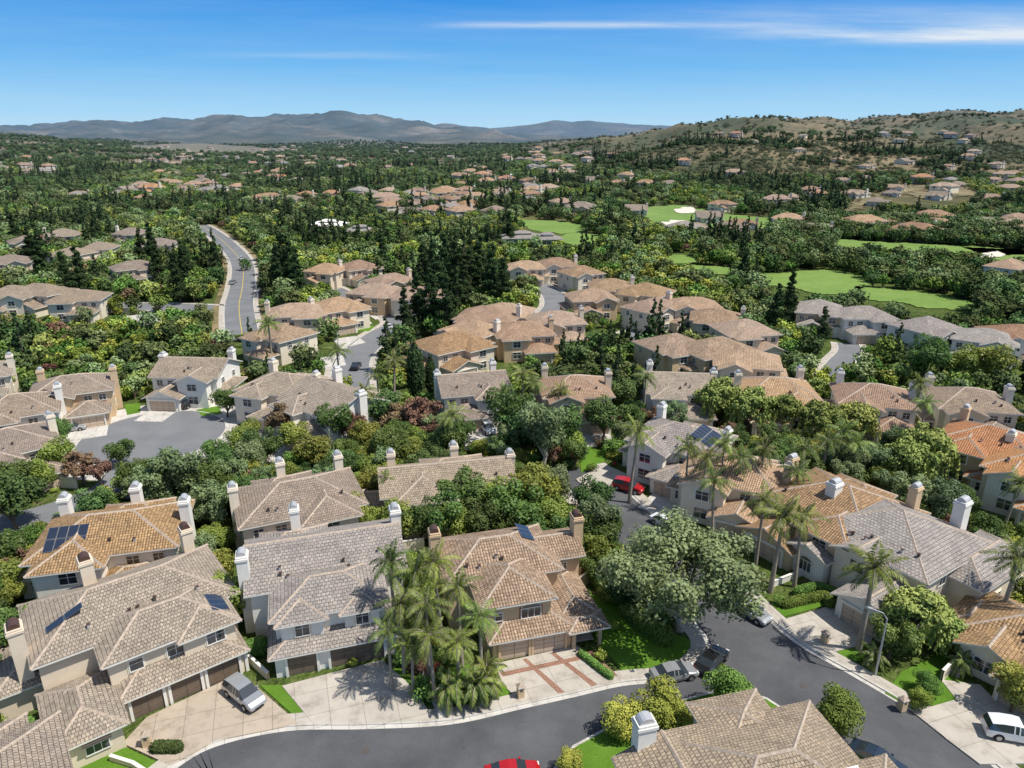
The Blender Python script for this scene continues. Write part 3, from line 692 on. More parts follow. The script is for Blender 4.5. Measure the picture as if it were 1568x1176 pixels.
def drape(name,px,mat,z=.25,kind='open',cell=None):
    ring=[PT(*q) for q in px]; ring=[tuple(v) for v in smooth(ring+[ring[0]],5)][:-1]
    x0=min(p_[0] for p_ in ring);x1=max(p_[0] for p_ in ring);y0=min(p_[1] for p_ in ring);y1=max(p_[1] for p_ in ring)
    c=cell or max(.8,y0/420); nx=int((x1-x0)/c)+2; ny=int((y1-y0)/(c*2))+2; idx={};vs=[];fs=[]
    def vid(i,j):
        if (i,j) not in idx:
            X,Y=x0+i*c,y0+j*c*2; idx[(i,j)]=len(vs); vs.append((X,Y,hgt(X,Y)+z))
        return idx[(i,j)]
    for i in range(nx):
        for j in range(ny):
            X,Y=x0+(i+.5)*c,y0+(j+.5)*c*2
            if inpoly(X+noise.noise(Vector((X/9,Y/9,1)))*4,Y+noise.noise(Vector((X/9,Y/9,7)))*5,ring): fs.append((vid(i,j),vid(i+1,j),vid(i+1,j+1),vid(i,j+1)))
    if not fs: return
    me=bpy.data.meshes.new(name); me.from_pydata(vs,[],fs); me.materials.append(mat); me.update(); addobj(name,me)
    if kind: addblock(ring,kind)
drape('fairway',[(1150,426),(1200,418),(1280,415),(1330,434),(1290,452),(1190,442)],M['golf'])
drape('fairway',[(1310,438),(1400,448),(1480,462),(1490,477),(1420,472),(1330,460)],M['golf'])
drape('fairway',[(970,320),(1040,315),(1110,328),(1180,336),(1165,352),(1080,350),(1010,344)],M['golf'])
drape('fairway',[(1015,394),(1050,391),(1068,401),(1020,406)],M['golf'])
drape('fairway',[(795,337),(860,340),(895,349),(872,360),(810,352)],M['golf'])
drape('fairway',[(850,362),(900,358),(925,368),(880,376)],M['golf'])
drape('fairway',[(1060,408),(1125,413),(1120,423),(1060,418)],M['golf'])
drape('fairway',[(1480,380),(1560,384),(1600,396),(1520,400)],M['golf'])
drape('fairway',[(1280,368),(1420,375),(1560,384),(1560,393),(1400,386),(1290,378)],M['golf'])
for q in ([(1030,322),(1060,318),(1062,326),(1040,328)],[(1010,341),(1040,338),(1058,345),(1030,349)],[(1500,390),(1530,388),(1535,397),(1510,398)]): drape('sand_bunker',q,M['sand'],.5,None)
for q in ([(190,222),(300,220),(420,228),(430,236),(300,234),(220,230)],[(1290,320),(1330,302),(1400,285),(1420,290),(1350,306),(1310,326)],[(1390,296),(1460,290),(1500,298),(1420,306)]): drape('dry_grass_slope',q,M['dry'],.5,cell=5)
print('roads',time.time()-T0)
# ------------------------------------------------------------------ trees
def tube(pts,rs,seg=6):
    vs=[];fs=[]; n=len(pts)
    for i,p_ in enumerate(pts):
        d=Vector(pts[min(i+1,n-1)])-Vector(pts[max(i-1,0)]); d.normalize()
        a=d.orthogonal().normalized(); b_=d.cross(a)
        for j in range(seg):
            t=2*math.pi*j/seg; vs.append(tuple(Vector(p_)+(a*math.cos(t)+b_*math.sin(t))*rs[i]))
    for i in range(n-1):
        for j in range(seg): fs.append((i*seg+j,i*seg+(j+1)%seg,(i+1)*seg+(j+1)%seg,(i+1)*seg+j))
    return vs,fs
def treemesh(name,tubes,quads,tint,bark,leaf):
    vs=[];fs=[];nb=0
    for v,f in tubes:
        o=len(vs); vs+=v; fs+=[tuple(i+o for i in q) for q in f]
    nb=len(fs); nv=len(vs); Q=quads.reshape(-1,3); n=len(quads)
    allv=np.vstack([np.array(vs,dtype=float).reshape(-1,3),Q]) if nv else Q
    idx=np.arange(n*4).reshape(-1,4)+nv
    me=bpy.data.meshes.new(name)
    me.vertices.add(len(allv)); me.vertices.foreach_set('co',allv.astype(np.float32).ravel())
    loops=np.concatenate([np.array(fs,dtype=np.int32).reshape(-1),idx.ravel().astype(np.int32)])
    me.loops.add(len(loops)); me.loops.foreach_set('vertex_index',loops)
    np_=nb+n; me.polygons.add(np_); me.polygons.foreach_set('loop_start',np.arange(np_,dtype=np.int32)*4)
    me.materials.append(bark); me.materials.append(leaf)
    me.update(calc_edges=True)
    me.polygons.foreach_set('material_index',np.array([0]*nb+[1]*n,dtype=np.int32))
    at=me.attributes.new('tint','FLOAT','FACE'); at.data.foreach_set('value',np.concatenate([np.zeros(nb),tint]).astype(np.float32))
    me.validate(); me.update(); return me
def quads_at(c,nrm,size,aspect=1.0,vert=0):
    n=len(c); nrm=nrm/np.linalg.norm(nrm,axis=1,keepdims=True)
    r=rng.normal(size=(n,3)); 
    if vert: r=r*(1-vert)+np.array([0,0,1.])*vert*2
    t=r-(r*nrm).sum(1,keepdims=True)*nrm; t/=np.linalg.norm(t,axis=1,keepdims=True)+1e-9
    b_=np.cross(nrm,t); s_=size*rng.uniform(.6,1.3,(n,1))
    t=t*s_*aspect; b_=b_*s_
    return np.stack([c-t,c+b_*.8-t*.1,c+t,c-b_*.8+t*.1],axis=1)
def crown(cl,n,leaf,updir=.25,aspect=1,vert=0,inner=.5,flat=1.0):
    cl=np.array(cl); w=cl[:,3]**2; w/=w.sum(); k_=rng.choice(len(cl),n,p=w)
    d=rng.normal(size=(n,3)); d[:,2]+=updir; d/=np.linalg.norm(d,axis=1,keepdims=True)
    rr=cl[k_,3]*(inner+(1.08-inner)*rng.random(n)**.6)
    off=d*rr[:,None]; off[:,2]*=flat
    c=cl[k_,:3]+off
    sh=rng.random(len(cl))
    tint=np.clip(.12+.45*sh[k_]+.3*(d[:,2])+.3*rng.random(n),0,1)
    q=quads_at(c,d+np.array([0,0,.3])+rng.normal(size=(n,3))*.5,leaf,aspect,vert)
    return q,tint
def broad(name,H,R,th,nc,nl,leaf,lm,bark=BARK,cr=.42,**kw):
    cz=(th+H)/2; hz=(H-th)/2; cl=[]
    for i in range(nc):
        d=rng.normal(size=3); d/=np.linalg.norm(d); d[2]=d[2]*.9+.1
        q=rng.uniform(.35,.78)
        cl.append((d[0]*R*q,d[1]*R*q,cz+d[2]*hz*q,R*cr*rng.uniform(.6,1.15)))
    tb=[]; bend=rng.normal(size=2)*.15*th
    top=(bend[0],bend[1],th*1.05); r0=.035*H
    tb.append(tube([(0,0,-.2),(bend[0]*.4,bend[1]*.4,th*.5),top,(bend[0],bend[1],cz)],[r0*1.2,r0*.85,r0*.7,r0*.2],7))
    for c in cl[:min(nc,9)]:
        m_=((top[0]+c[0])/2,(top[1]+c[1])/2,(top[2]+c[2])/2-.1*R); tb.append(tube([(top[0],top[1],top[2]-.25*th*rng.random()),m_,c[:3]],[r0*.5,r0*.3,r0*.08],5))
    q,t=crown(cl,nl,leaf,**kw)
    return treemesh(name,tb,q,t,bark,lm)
def pine(name,H,R,nl,leaf,lm):
    cl=[];tb=[tube([(0,0,-.2),(0.1,0,H*.5),(0,.1,H*.97)],[.028*H*.6,.02*H*.6,.04],6)]
    nt_=int(H*1.9)
    for i in range(nt_):
        f=i/nt_; z=H*(.16+.82*f); a=rng.uniform(0,6.28); r=R*(1-f)**.7*rng.uniform(.4,1.0)
        c=(math.cos(a)*r*.7,math.sin(a)*r*.7,z,max(.35,R*.4*(1-f*.65)*rng.uniform(.7,1.1))); cl.append(c)
        tb.append(tube([(0,0,z-.3),(c[0],c[1],z)],[.07,.02],4))
    q,t=crown(cl,nl,leaf,flat=.6,inner=.3)
    return treemesh(name,tb,q,t*.8,BARK,lm)
def cypress(name,H,R,nl,leaf,lm):
    cl=[(rng.normal()*.1,rng.normal()*.1,H*(.08+.88*i/14),R*(.6+.5*math.sin(math.pi*min(1,(i+2)/14*.9)))*(1 if i<11 else .55)) for i in range(14)]
    q,t=crown(cl,nl,leaf,vert=.6,aspect=1.6); return treemesh(name,[tube([(0,0,-.1),(0,0,H*.6)],[.15,.05],5)],q,t,BARK,lm)
def willow(name,H,R,nl,leaf,lm):
    cl=[];
    for i in range(26):
        a=rng.uniform(0,6.28); r=R*math.sqrt(rng.random())*.8; z=H*.88-(r/R)**2*H*.35; cl.append((math.cos(a)*r,math.sin(a)*r,z*rng.uniform(.85,1.05),R*.24))
    q,t=crown(cl,int(nl*.6),leaf,vert=.4,aspect=1.4)
    ns=110; per=int(nl*.4/ns); cs=[]; 
    for i in range(ns):
        a=rng.uniform(0,6.28); r=R*rng.uniform(.5,1.05); z0=H*.88-(r/R)**2*H*.4; ln=rng.uniform(.12,.35)*H
        for j in range(per): cs.append((math.cos(a)*r+rng.normal()*.14,math.sin(a)*r+rng.normal()*.14,z0-ln*j/per))
    cs=np.array(cs); n2=rng.normal(size=cs.shape); n2[:,2]=abs(n2[:,2])*.5; q2=quads_at(cs,n2,leaf*.9,1.5,.7); t2=rng.uniform(.3,1,len(cs))
    tb=[tube([(0,0,-.2),(.2,.1,H*.4),(0,.1,H*.75)],[.3,.22,.1],7)]
    for c in cl[:8]: tb.append(tube([(.2,.1,H*.4),c[:3]],[.12,.03],5))
    return treemesh(name,tb,np.vstack([q,q2]),np.concatenate([t,t2]),BARK,lm)
def palm(name,H,nf,fl,lm,nlf=14):
    tb=[];bx,by_=rng.normal()*.35,rng.normal()*.35
    pts=[(0,0,-.1),(bx*.3,by_*.3,H*.35),(bx*.8,by_*.8,H*.7),(bx,by_,H)]
    tb.append(tube(pts,[.26,.19,.16,.14],8)); tb.append(tube([(bx,by_,H-.1),(bx,by_,H+.7)],[.17,.08],6))
    Q=[];Tt=[]
    for i in range(nf):
        a=i*2.4+rng.normal()*.2; f=i/nf; el=math.radians(75-105*f+rng.normal()*8); L_=fl*rng.uniform(.8,1.12)*(1 if f>.15 else .8)
        p_=np.array([bx,by_,H+.4]); d=np.array([math.cos(a)*math.cos(el),math.sin(a)*math.cos(el),math.sin(el)]); rp=[p_.copy()]; ds=[d]
        for j in range(nlf):
            p_=p_+d*L_/nlf; d=d+np.array([0,0,-.115*16/nlf*(.95 if el<1.0 else .7)]); d/=np.linalg.norm(d); rp.append(p_.copy()); ds.append(d)
        tb.append(tube([tuple(x) for x in rp[::3]],[.045*(1-.8*j/len(rp[::3])) for j in range(len(rp[::3]))],3))
        side=np.array([-math.sin(a),math.cos(a),0]); tt=rng.uniform(.1,.9) if f<.8 else rng.uniform(0,.4)
        for j in range(1,nlf+1):
            u_=j/nlf; ll=.8*math.sin(math.pi*(.14+.78*u_))*fl/3.0*.8
            for s_ in (1,-1):
                for rep in range(2):
                    dirv=side*s_*rng.uniform(.8,1)+ds[j]*.55+np.array([0,0,rng.uniform(-.7,.0)]); dirv/=np.linalg.norm(dirv)
                    w=ds[j]*.055
                    o=rp[j]+ds[j]*(rep*.5-.25)*L_/nlf; e=o+dirv*ll; md=o+dirv*ll*.5
                    Q.append([o,md+w,e+np.array([0,0,-.12]),md-w]); Tt.append(min(1,max(0,tt+rng.normal()*.12)))
    return treemesh(name,tb,np.array(Q),np.array(Tt),BARKP,lm)
T={}
T['syc']=[broad('sycamore',12,7.6,2.2,60,22000,.15,L['sage'],BARKS,cr=.2,inner=.1)]
T['br_g']=[broad('broad_g',7,3.4,1.4,22,4600,.16,L['green'],cr=.34) for _ in range(3)]
T['br_y']=[broad('broad_y',6,3.2,1.1,20,4400,.15,L['yellow'],cr=.36) for _ in range(2)]
T['br_s']=[broad('broad_s',9,4,2.2,26,4800,.18,L['sage'],BARKS,cr=.26,inner=.2)]
T['br_d']=[broad('broad_d',7,3.6,1.2,22,4400,.17,LD['dark'],cr=.35) for _ in range(2)]
T['bronze']=[broad('bronze_t',5.5,2.8,1.3,18,3200,.15,L['bronze'],cr=.3,inner=.2)]
T['round']=[broad('round_t',4.4,2.6,.5,30,9000,.10,LD['yellow'],cr=.36,inner=.85),broad('round_t2',4.4,2.6,.5,30,9000,.10,LD['green'],cr=.36,inner=.85)]
T['willow']=[willow('willow_t',8,3.8,5200,.19,L['willow']) for _ in range(2)]
T['palm']=[palm('queen_palm',9,18,2.9,L['palm']) for _ in range(4)]
T['palmlow']=[palm('pygmy_palm',1.3,20,1.7,L['palm'],12)]
T['shrub']=[broad('shrub_g',1.7,1.3,.1,10,900,.10,LD['green'],cr=.5,inner=.6),broad('shrub_y',1.5,1.3,.1,10,900,.10,LD['yellow'],cr=.5,inner=.6),broad('shrub_d',1.9,1.2,.1,10,900,.11,LD['dark'],cr=.5,inner=.6),broad('shrub_b',1.4,1.1,.1,9,600,.10,LD['bronze'],cr=.5,inner=.5),broad('shrub_g2',2.6,1.8,.2,14,1500,.12,LD['green'],cr=.45,inner=.6),broad('shrub_y2',2.4,1.7,.2,14,1500,.12,LD['yellow'],cr=.45,inner=.6)]
T['flower']=[broad('shrub_r',1.2,1.0,.1,9,500,.09,LD['red'],cr=.5,inner=.6)]
T['pine']=[pine('pine_t',18,4.6,6400,.25,LPINE) for _ in range(2)]
T['cyp']=[cypress('cypress_t',11,1.3,3500,.16,LPINE)]
NAMES={'syc':'sycamore_tree','br_g':'broadleaf_tree','br_y':'citrus_tree','br_s':'sycamore_tree','br_d':'oak_tree','bronze':'plum_tree','round':'round_topiary_tree','willow':'willow_tree','palm':'queen_palm_tree','palmlow':'pygmy_palm','shrub':'shrub','flower':'flowering_shrub','pine':'pine_tree','cyp':'cypress_tree'}
def plant(kind,x,y,s=1.0,v=None,sz=None):
    me=T[kind][v if v is not None else random.randrange(len(T[kind]))]
    return addobj(NAMES[kind],me,(x,y,0),random.uniform(0,6.28),(s,s,sz or s*random.uniform(.92,1.1)))
planted=[]
def pl(kind,px,py,z,s=1.0,v=None,sz=None):
    x,y=P(px,py,z); o=plant(kind,x,y,s,v,sz); planted.append((x,y,2.2*s)); return o
x,y=P(1048,884,6.5); plant('syc',x,y,1.34,0,1.08); planted.append((x,y,6.5))
def pm(px,py,z,s=1.0):
    x,y=P(px,py,z); plant('palm',x,y,s,None,z/9.2); planted.append((x,y,1.2))
for (x,y,z,s) in [(600,862,10,1),(634,878,9.5,.95),(672,862,10,1),(612,920,8.5,.95),(652,925,9,1),(704,905,9,1),(736,948,7.5,.9),(594,965,7,.85),(662,975,7.5,.9),(700,975,6.5,.9),(628,985,6,.8)]:
    pm(x,y,z,s)
for x,y,z,s in [(970,662,11,1.1),(1056,688,10,.9),(1084,706,9,.9),(1112,684,10,1),(1142,700,9,.9),(1168,690,9.5,.9),(1100,738,9,1),(1196,790,10,1.35),(1170,765,9,1),(1232,795,9,1.1),(1340,868,10,1.35),(1555,858,9,1.35),(1290,662,9,1.1),(1315,680,8,1),(1265,676,8,1),(1555,738,8,1),(600,556,9,1.2),(578,572,7,1.1),(800,572,9,1.2),(818,588,8,1),(690,636,9,1.1),(410,496,10,1.3),(518,538,8,1.2),(990,578,9,1),(855,598,7,1),(1410,588,9,1),(1215,720,8,1),(560,600,8,1),(770,600,7,1),(1240,690,8,1),(1420,620,8,1)]:
    pm(x,y,z,s)
for x,y,s in [(1014,1085,1.05),(1120,1060,.95),(1286,1088,.95),(955,1092,.8),(1052,1100,.7)]: pl('round',x,y,2.3,s,0 if x<1100 else 1)
pl('round',872,1165,1.5,.5,0)
for x,y,z,k_,s in [(275,725,6,'br_s',1.05),(312,740,4,'br_g',.95),(240,755,4,'br_s',.85),(345,915,4,'br_y',.95),(318,895,3,'br_y',.7),(780,640,5,'br_g',1.3),(830,680,5,'br_s',1.15),(850,655,5,'br_g',1.25),(800,665,4,'br_d',1.15),(712,765,4,'br_g',1.1),(755,760,4,'br_y',.95),(820,752,4,'br_y',1.1),(790,778,4,'br_g',1.05),(675,790,4,'br_g',.95),(615,790,4,'br_y',.9),(575,795,3,'br_y',.7),(645,800,3,'br_d',.8),(700,800,3,'br_y',.8),(500,795,3,'br_y',.85),(540,795,3,'br_y',.85),(395,805,3,'br_y',.8),(600,770,3,'palm',.6),
 (848,778,4,'br_y',.9),(735,790,4,'br_d',.8),(770,800,3,'br_g',.7),(920,800,4,'br_s',.8),(905,770,3,'br_d',.8),(925,830,2.5,'br_g',.8),(1420,685,6,'willow',1.05),(1390,715,4,'willow',.9),(1262,635,6,'willow',1.0),(1310,640,5,'willow',.95),(1100,605,6,'willow',1.0),(1150,615,6,'willow',.95),(1075,597,5,'willow',.8),(1200,622,5,'willow',.8),(1400,940,4,'willow',.8),(1370,970,3,'br_g',.7),(1440,955,3,'willow',.55),
 (645,640,4,'bronze',1.3),(605,645,3,'bronze',1.1),(540,655,3,'bronze',1.),(580,635,3,'br_d',1.),(662,660,3,'bronze',.9),(430,650,3,'bronze',1.05),(450,668,3,'br_y',.9),(510,660,3,'br_g',1.),(560,665,3,'br_y',.8),(480,700,3,'br_y',.95),(600,690,3,'br_g',1.),(690,685,3,'br_g',.9),(400,690,3,'br_g',.9),(380,660,3,'br_y',.7),
 (120,706,4,'bronze',.95),(85,704,3,'br_y',.9),(150,718,3,'bronze',.8),(182,688,3,'br_g',.65),(88,655,3,'br_g',.7),(345,616,3,'br_g',.75),(15,770,4,'br_d',1.1),(20,735,4,'br_g',.9),(5,885,3,'br_y',.8),(15,860,2,'br_g',.8),(310,860,2,'br_s',.6),(330,790,3,'br_s',.8),(210,735,3,'br_g',.8),(60,730,3,'br_y',.8),
 (1470,556,5,'br_y',1.3),(1520,560,5,'br_y',1.35),(1420,556,5,'br_g',1.3),(960,600,4,'br_d',.95),(925,640,4,'br_d',1.),(900,620,3,'br_d',.9),(870,630,3,'bronze',.9),(1450,765,3,'br_y',.6),(1000,635,3,'bronze',.8),(15,980,3,'br_g',.9),(1555,1065,2,'br_y',.7),(1420,1050,1,'round',.5,),(1410,1072,1,'round',.4)]:
    pl(k_,x,y,z,s*1.12)
pl('cyp',636,575,6,1.25); pl('cyp',660,580,4,.8); 
for x,y in [(720,1050),(740,1058),(700,1045),(735,1035),(690,1070),(755,1045)]: pl('palmlow',x,y,1.6,1.3)
for x,y in [(1470,1020),(1330,1000),(1490,1000)]: pl('palmlow',x,y,1.4,1.0)
for x,y,z,s in [(440,395,12,1.2),(425,415,9,1.),(455,420,8,1.),(432,380,12,1.1),(665,420,11,1.2),(680,400,12,1.3),(700,405,12,1.2),(720,410,11,1.1),(735,400,12,1.3),(755,420,10,1.2),(640,455,9,1.),(660,460,9,1.1),(685,465,9,1.),(700,455,8,.9),(120,415,10,1.1),(100,425,9,1.),(60,385,11,1.2),(45,370,11,1.1),(230,370,11,1.1),(240,395,9,1.),(215,375,9,.9),(770,430,9,1.),(620,480,7,.8),(145,350,9,1.),(585,385,9,.9),(780,345,9,.9),(1210,460,8,.9),(1190,470,8,.8),(1260,500,6,.7),(648,400,10,1),(710,430,10,1),(690,385,12,1.1),(280,400,10,1.),(270,420,9,.9),(20,345,10,1.)]:
    pl('pine',x,y,z,s*.95)
CELL=25; grid={}
for bl in blocks:
    for i in range(int(bl[0]//CELL),int(bl[1]//CELL)+1):
        for j in range(int(bl[2]//CELL),int(bl[3]//CELL)+1): grid.setdefault((i,j),[]).append(bl)
def hit(x,y,kinds):
    for bl in grid.get((int(x//CELL),int(y//CELL)),()):
        if bl[5] in kinds and bl[0]<=x<=bl[1] and bl[2]<=y<=bl[3] and inpoly(x,y,bl[4]): return True
    return False
RC=[(q.x,q.y) for q in A]+[(q.x,q.y-3) for q in Bt2]+[(q.x,q.y-6) for q in Bt2]+[(q.x+dx_,q.y) for q in A for dx_ in (-3,3)]
cnt=0
for _ in range(12000):
    y=random.uniform(47,122); x=random.uniform(-.82,.82)*(y+8)
    if hit(x,y,('all',)): continue
    if y<100 and any((x-q[0])**2+(y-q[1])**2<14 for q in RC): continue
    tall=not hit(x,y,('tall',))
    if not tall and random.random()<.95: continue
    if any((x-q[0])**2+(y-q[1])**2<q[2]*.34*q[2] for q in planted): continue
    r=random.random()
    behind=any(hit(x+x/y*k_,y+k_,('all',)) for k_ in (3,6,8))
    if r<.6 or not tall or (behind and r<.95): 
        plant('flower' if random.random()<.025 else 'shrub',x,y,random.uniform(.5,1.2)*(1 if tall else .45)); planted.append((x,y,1.5))
    else:
        kk=random.choice(['br_g','br_y','br_y','br_d','br_g','bronze','br_s']); s_=random.uniform(.5,.85); plant(kk,x,y,s_); planted.append((x,y,2.6*s_+.6))
    cnt+=1
    if cnt>1250: break
print('near plants',cnt,time.time()-T0)
SRC=[broad('far_green',7,3.6,.8,12,480,.42,LD['green'],cr=.42),broad('far_yellow',6.5,3.4,.8,12,480,.42,LD['yellow'],cr=.42),broad('far_dark',8,4.2,.8,14,500,.46,LD['oak'],cr=.42),
 broad('far_dark2',7,4.5,.6,14,500,.46,LD['dark'],cr=.42),pine('far_pine',15,3.0,600,.42,LPINE),broad('far_sage',8,4,.8,12,460,.42,LD['sage'],cr=.38),broad('far_brush',3.2,2.8,.1,9,150,.45,LD['brush'],cr=.5),willow('far_willow',6.5,3.2,640,.34,LD['willow']),broad('far_bronze',5.5,2.9,.8,10,360,.36,LD['bronze'],cr=.42)]
def scatter(name,pts):
    coll=bpy.data.collections.new(name+'_types')
    for i,me in enumerate(SRC):
        o=bpy.data.objects.new('type_%02d_%s'%(i,me.name),me); coll.objects.link(o)
    me=bpy.data.meshes.new(name); A_=np.array(pts,dtype=np.float32)
    me.vertices.add(len(A_)); me.vertices.foreach_set('co',A_[:,:3].ravel())
    a=me.attributes.new('pick','INT','POINT'); a.data.foreach_set('value',A_[:,3].astype(np.int32))
    a=me.attributes.new('rot','FLOAT_VECTOR','POINT'); r=np.zeros((len(A_),3),dtype=np.float32); r[:,2]=rng.uniform(0,6.28,len(A_)); a.data.foreach_set('vector',r.ravel())
    a=me.attributes.new('scl','FLOAT_VECTOR','POINT'); s_=np.stack([A_[:,4],A_[:,4],A_[:,4]*rng.uniform(.8,1.2,len(A_))],1).astype(np.float32); a.data.foreach_set('vector',s_.ravel())
    o=addobj(name,me)
    ng=bpy.data.node_groups.new(name,'GeometryNodeTree')
    ng.interface.new_socket('Geometry',in_out='INPUT',socket_type='NodeSocketGeometry'); ng.interface.new_socket('Geometry',in_out='OUTPUT',socket_type='NodeSocketGeometry')
    gi=ng.nodes.new('NodeGroupInput'); go=ng.nodes.new('NodeGroupOutput'); ci=ng.nodes.new('GeometryNodeCollectionInfo'); ci.inputs['Collection'].default_value=coll
    ci.inputs['Separate Children'].default_value=True; ci.inputs['Reset Children'].default_value=True
    ip=ng.nodes.new('GeometryNodeInstanceOnPoints'); ip.inputs['Pick Instance'].default_value=True
    def na(nm,ty):
        n=ng.nodes.new('GeometryNodeInputNamedAttribute'); n.data_type=ty; n.inputs['Name'].default_value=nm
        return [s2 for s2 in n.outputs if s2.name=='Attribute' and s2.enabled][0]
    ng.links.new(gi.outputs[0],ip.inputs['Points']); ng.links.new(ci.outputs[0],ip.inputs['Instance'])
    ng.links.new(na('pick','INT'),ip.inputs['Instance Index']); ng.links.new(na('rot','FLOAT_VECTOR'),ip.inputs['Rotation']); ng.links.new(na('scl','FLOAT_VECTOR'),ip.inputs['Scale'])
    ng.links.new(ip.outputs[0],go.inputs[0])
    md=o.modifiers.new('scatter','NODES'); md.node_group=ng
    return o
fgrid={}
for q in far_xy: fgrid.setdefault((int(q[0]//30),int(q[1]//30)),[]).append(q)
def nearhouse(x,y,r):
    i,j=int(x//30),int(y//30)
    for a in (-1,0,1):
        for c in (-1,0,1):
            for q in fgrid.get((i+a,j+c),()):
                if (x-q[0])**2+(y-q[1])**2<r*r: return True
    return False
pts=[]
for _ in range(17000):
    y=math.sqrt(random.uniform(112**2,430**2)); x=random.uniform(-.85,.85)*y
    if hit(x,y,('all','open','tall')): continue
    ks=(3,6) if y<180 else ((4,8,12) if y<260 else (5,10))
    if any(hit(x+x/y*k_,y+k_,('all',)) for k_ in ks) and random.random()<.8: 
        if random.random()<.6: pts.append((x,y,-.2,random.choice([6,0,0,1]),random.uniform(.3,.5)))
        continue
    if any(hit(x+x/y*k_,y+k_,('open',)) for k_ in ((8,16,26) if y<300 else (10,22,36,50))): continue
    if y<170 and any((x-q[0])**2+(y-q[1])**2<q[2]*q[2]*.5 for q in planted): continue
    n_=noise.noise(Vector((x/45,y/45,5)))
    a=x/y
    if a>.35 and y>170: ch=random.choice([2,3,2,0,2,5,3]) 
    elif n_>.12: ch=random.choice([2,3,2,4,4,0])
    elif n_<-.12: ch=random.choice([0,1,7,0,1,5,2])
    else: ch=random.choice([0,1,0,2,5,8,7,3])
    s_=random.uniform(.5,1.1)*(.68 if y<150 else (.8 if y<200 else .95))
    pts.append((x,y,-.1,ch,s_))
    if len(pts)>8400: break
n1=len(pts)
for _ in range(24000):
    y=math.sqrt(random.uniform(430**2,1100**2)); x=random.uniform(-.85,.85)*y
    if hit(x,y,('all','open')): continue
    if any(hit(x+x/y*k_,y+k_,('open',)) for k_ in (12,25,45,70,95)) : continue
    if nearhouse(x,y,9.5) : continue
    if any(nearhouse(x+x/y*k_,y+k_,9) for k_ in (15,28,42)) and random.random()<.75: continue
    n_=noise.noise(Vector((x/90,y/90,5))); a=x/y
    if a>.1 and y>650 and n_<.15 and hgt(x,y)>8:
        if random.random()<.5: pts.append((x,y,hgt(x,y)-.2,6,random.uniform(.5,1.3)))
        continue
    if n_>.1: ch=random.choice([2,3,2,3,4,2,4])
    elif n_<-.2: ch=random.choice([0,1,7,0,5])
    else: ch=random.choice([0,2,3,5,2,2,8,0,3,7])
    pts.append((x,y,hgt(x,y)-.2,ch,random.uniform(.5,1.15)))
n2=len(pts)
for _ in range(30000):
    y=math.sqrt(random.uniform(1100**2,3300**2)); x=random.uniform(-.8,.8)*y
    if nearhouse(x,y,12): continue
    if any(nearhouse(x+x/y*k_,y+k_,11) for k_ in (25,45)) and random.random()<.7: continue
    if hit(x,y,('open',)): continue
    n_=noise.noise(Vector((x/170,y/170,5)))+.4*noise.noise(Vector((x/60,y/60,9))); a=x/y
    hz=hgt(x,y); hill=a>.02 and hz>15
    if hill and n_<.34:
        if random.random()<.45: pts.append((x,y,hz-.3,6,random.uniform(.6,1.7)))
        continue
    if n_<-.18 or (hill and random.random()<.4): 
        if random.random()<.35: pts.append((x,y,hz-.3,6,random.uniform(.6,1.3)))
        continue
    if y>2300 and random.random()<.5: continue
    pts.append((x,y,hz-.3,random.choice([2,3,2,0,2,3,2,5]),random.uniform(.8,1.3)))
scatter('distant_trees',pts)
print('scatter',n1,n2,len(pts),time.time()-T0)
# ------------------------------------------------------------------ cars
def paint(name,c,metal=.3):
    m,nt,out=newmat(name); b_=bsdf(nt,out,c,.25,metal=metal,spec=.6); b_.inputs['Coat Weight'].default_value=.6; return m
PA={'silver':paint('car_paint_silver',(.42,.43,.44),.4),'black':paint('car_paint_black',(.02,.02,.022)),'red':paint('car_paint_red',(.45,.012,.015),.1),'white':paint('car_paint_white',(.75,.76,.77),0),'blue':paint('car_paint_dark_blue',(.03,.05,.08))}
TYRE=simple('tyre_rubber',(.02,.02,.02),.8,.1); RIM=simple('wheel_rim',(.4,.4,.42),.3,.1,metal=.8); LAMP=simple('head_lamp',(.8,.8,.8),.2,.03); TAIL=simple('tail_lamp',(.4,.02,.02),.3,.05)
SED=[(-2.35,.38,.62,.66,.74,.66),(-2.24,.28,.86,.93,.84,.74),(-1.72,.22,.92,1.0,.9,.72),(-1.05,.22,.95,1.36,.91,.62),(-.3,.22,.95,1.46,.92,.64),(.35,.22,.95,1.40,.92,.62),(1.15,.22,.9,.99,.9,.74),(1.95,.24,.78,.86,.87,.74),(2.25,.3,.62,.68,.8,.68),(2.34,.4,.52,.55,.7,.6)]
SUV=[(-2.38,.42,.75,.8,.82,.74),(-2.3,.3,1.02,1.08,.9,.78),(-2.02,.26,1.06,1.58,.94,.68),(-1.2,.26,1.06,1.72,.95,.7),(-.2,.26,1.05,1.74,.95,.7),(.4,.26,1.04,1.66,.95,.68),(1.2,.26,1.02,1.12,.94,.8),(2.0,.28,.92,1.0,.91,.8),(2.3,.34,.7,.76,.84,.72),(2.4,.42,.58,.62,.74,.62)]
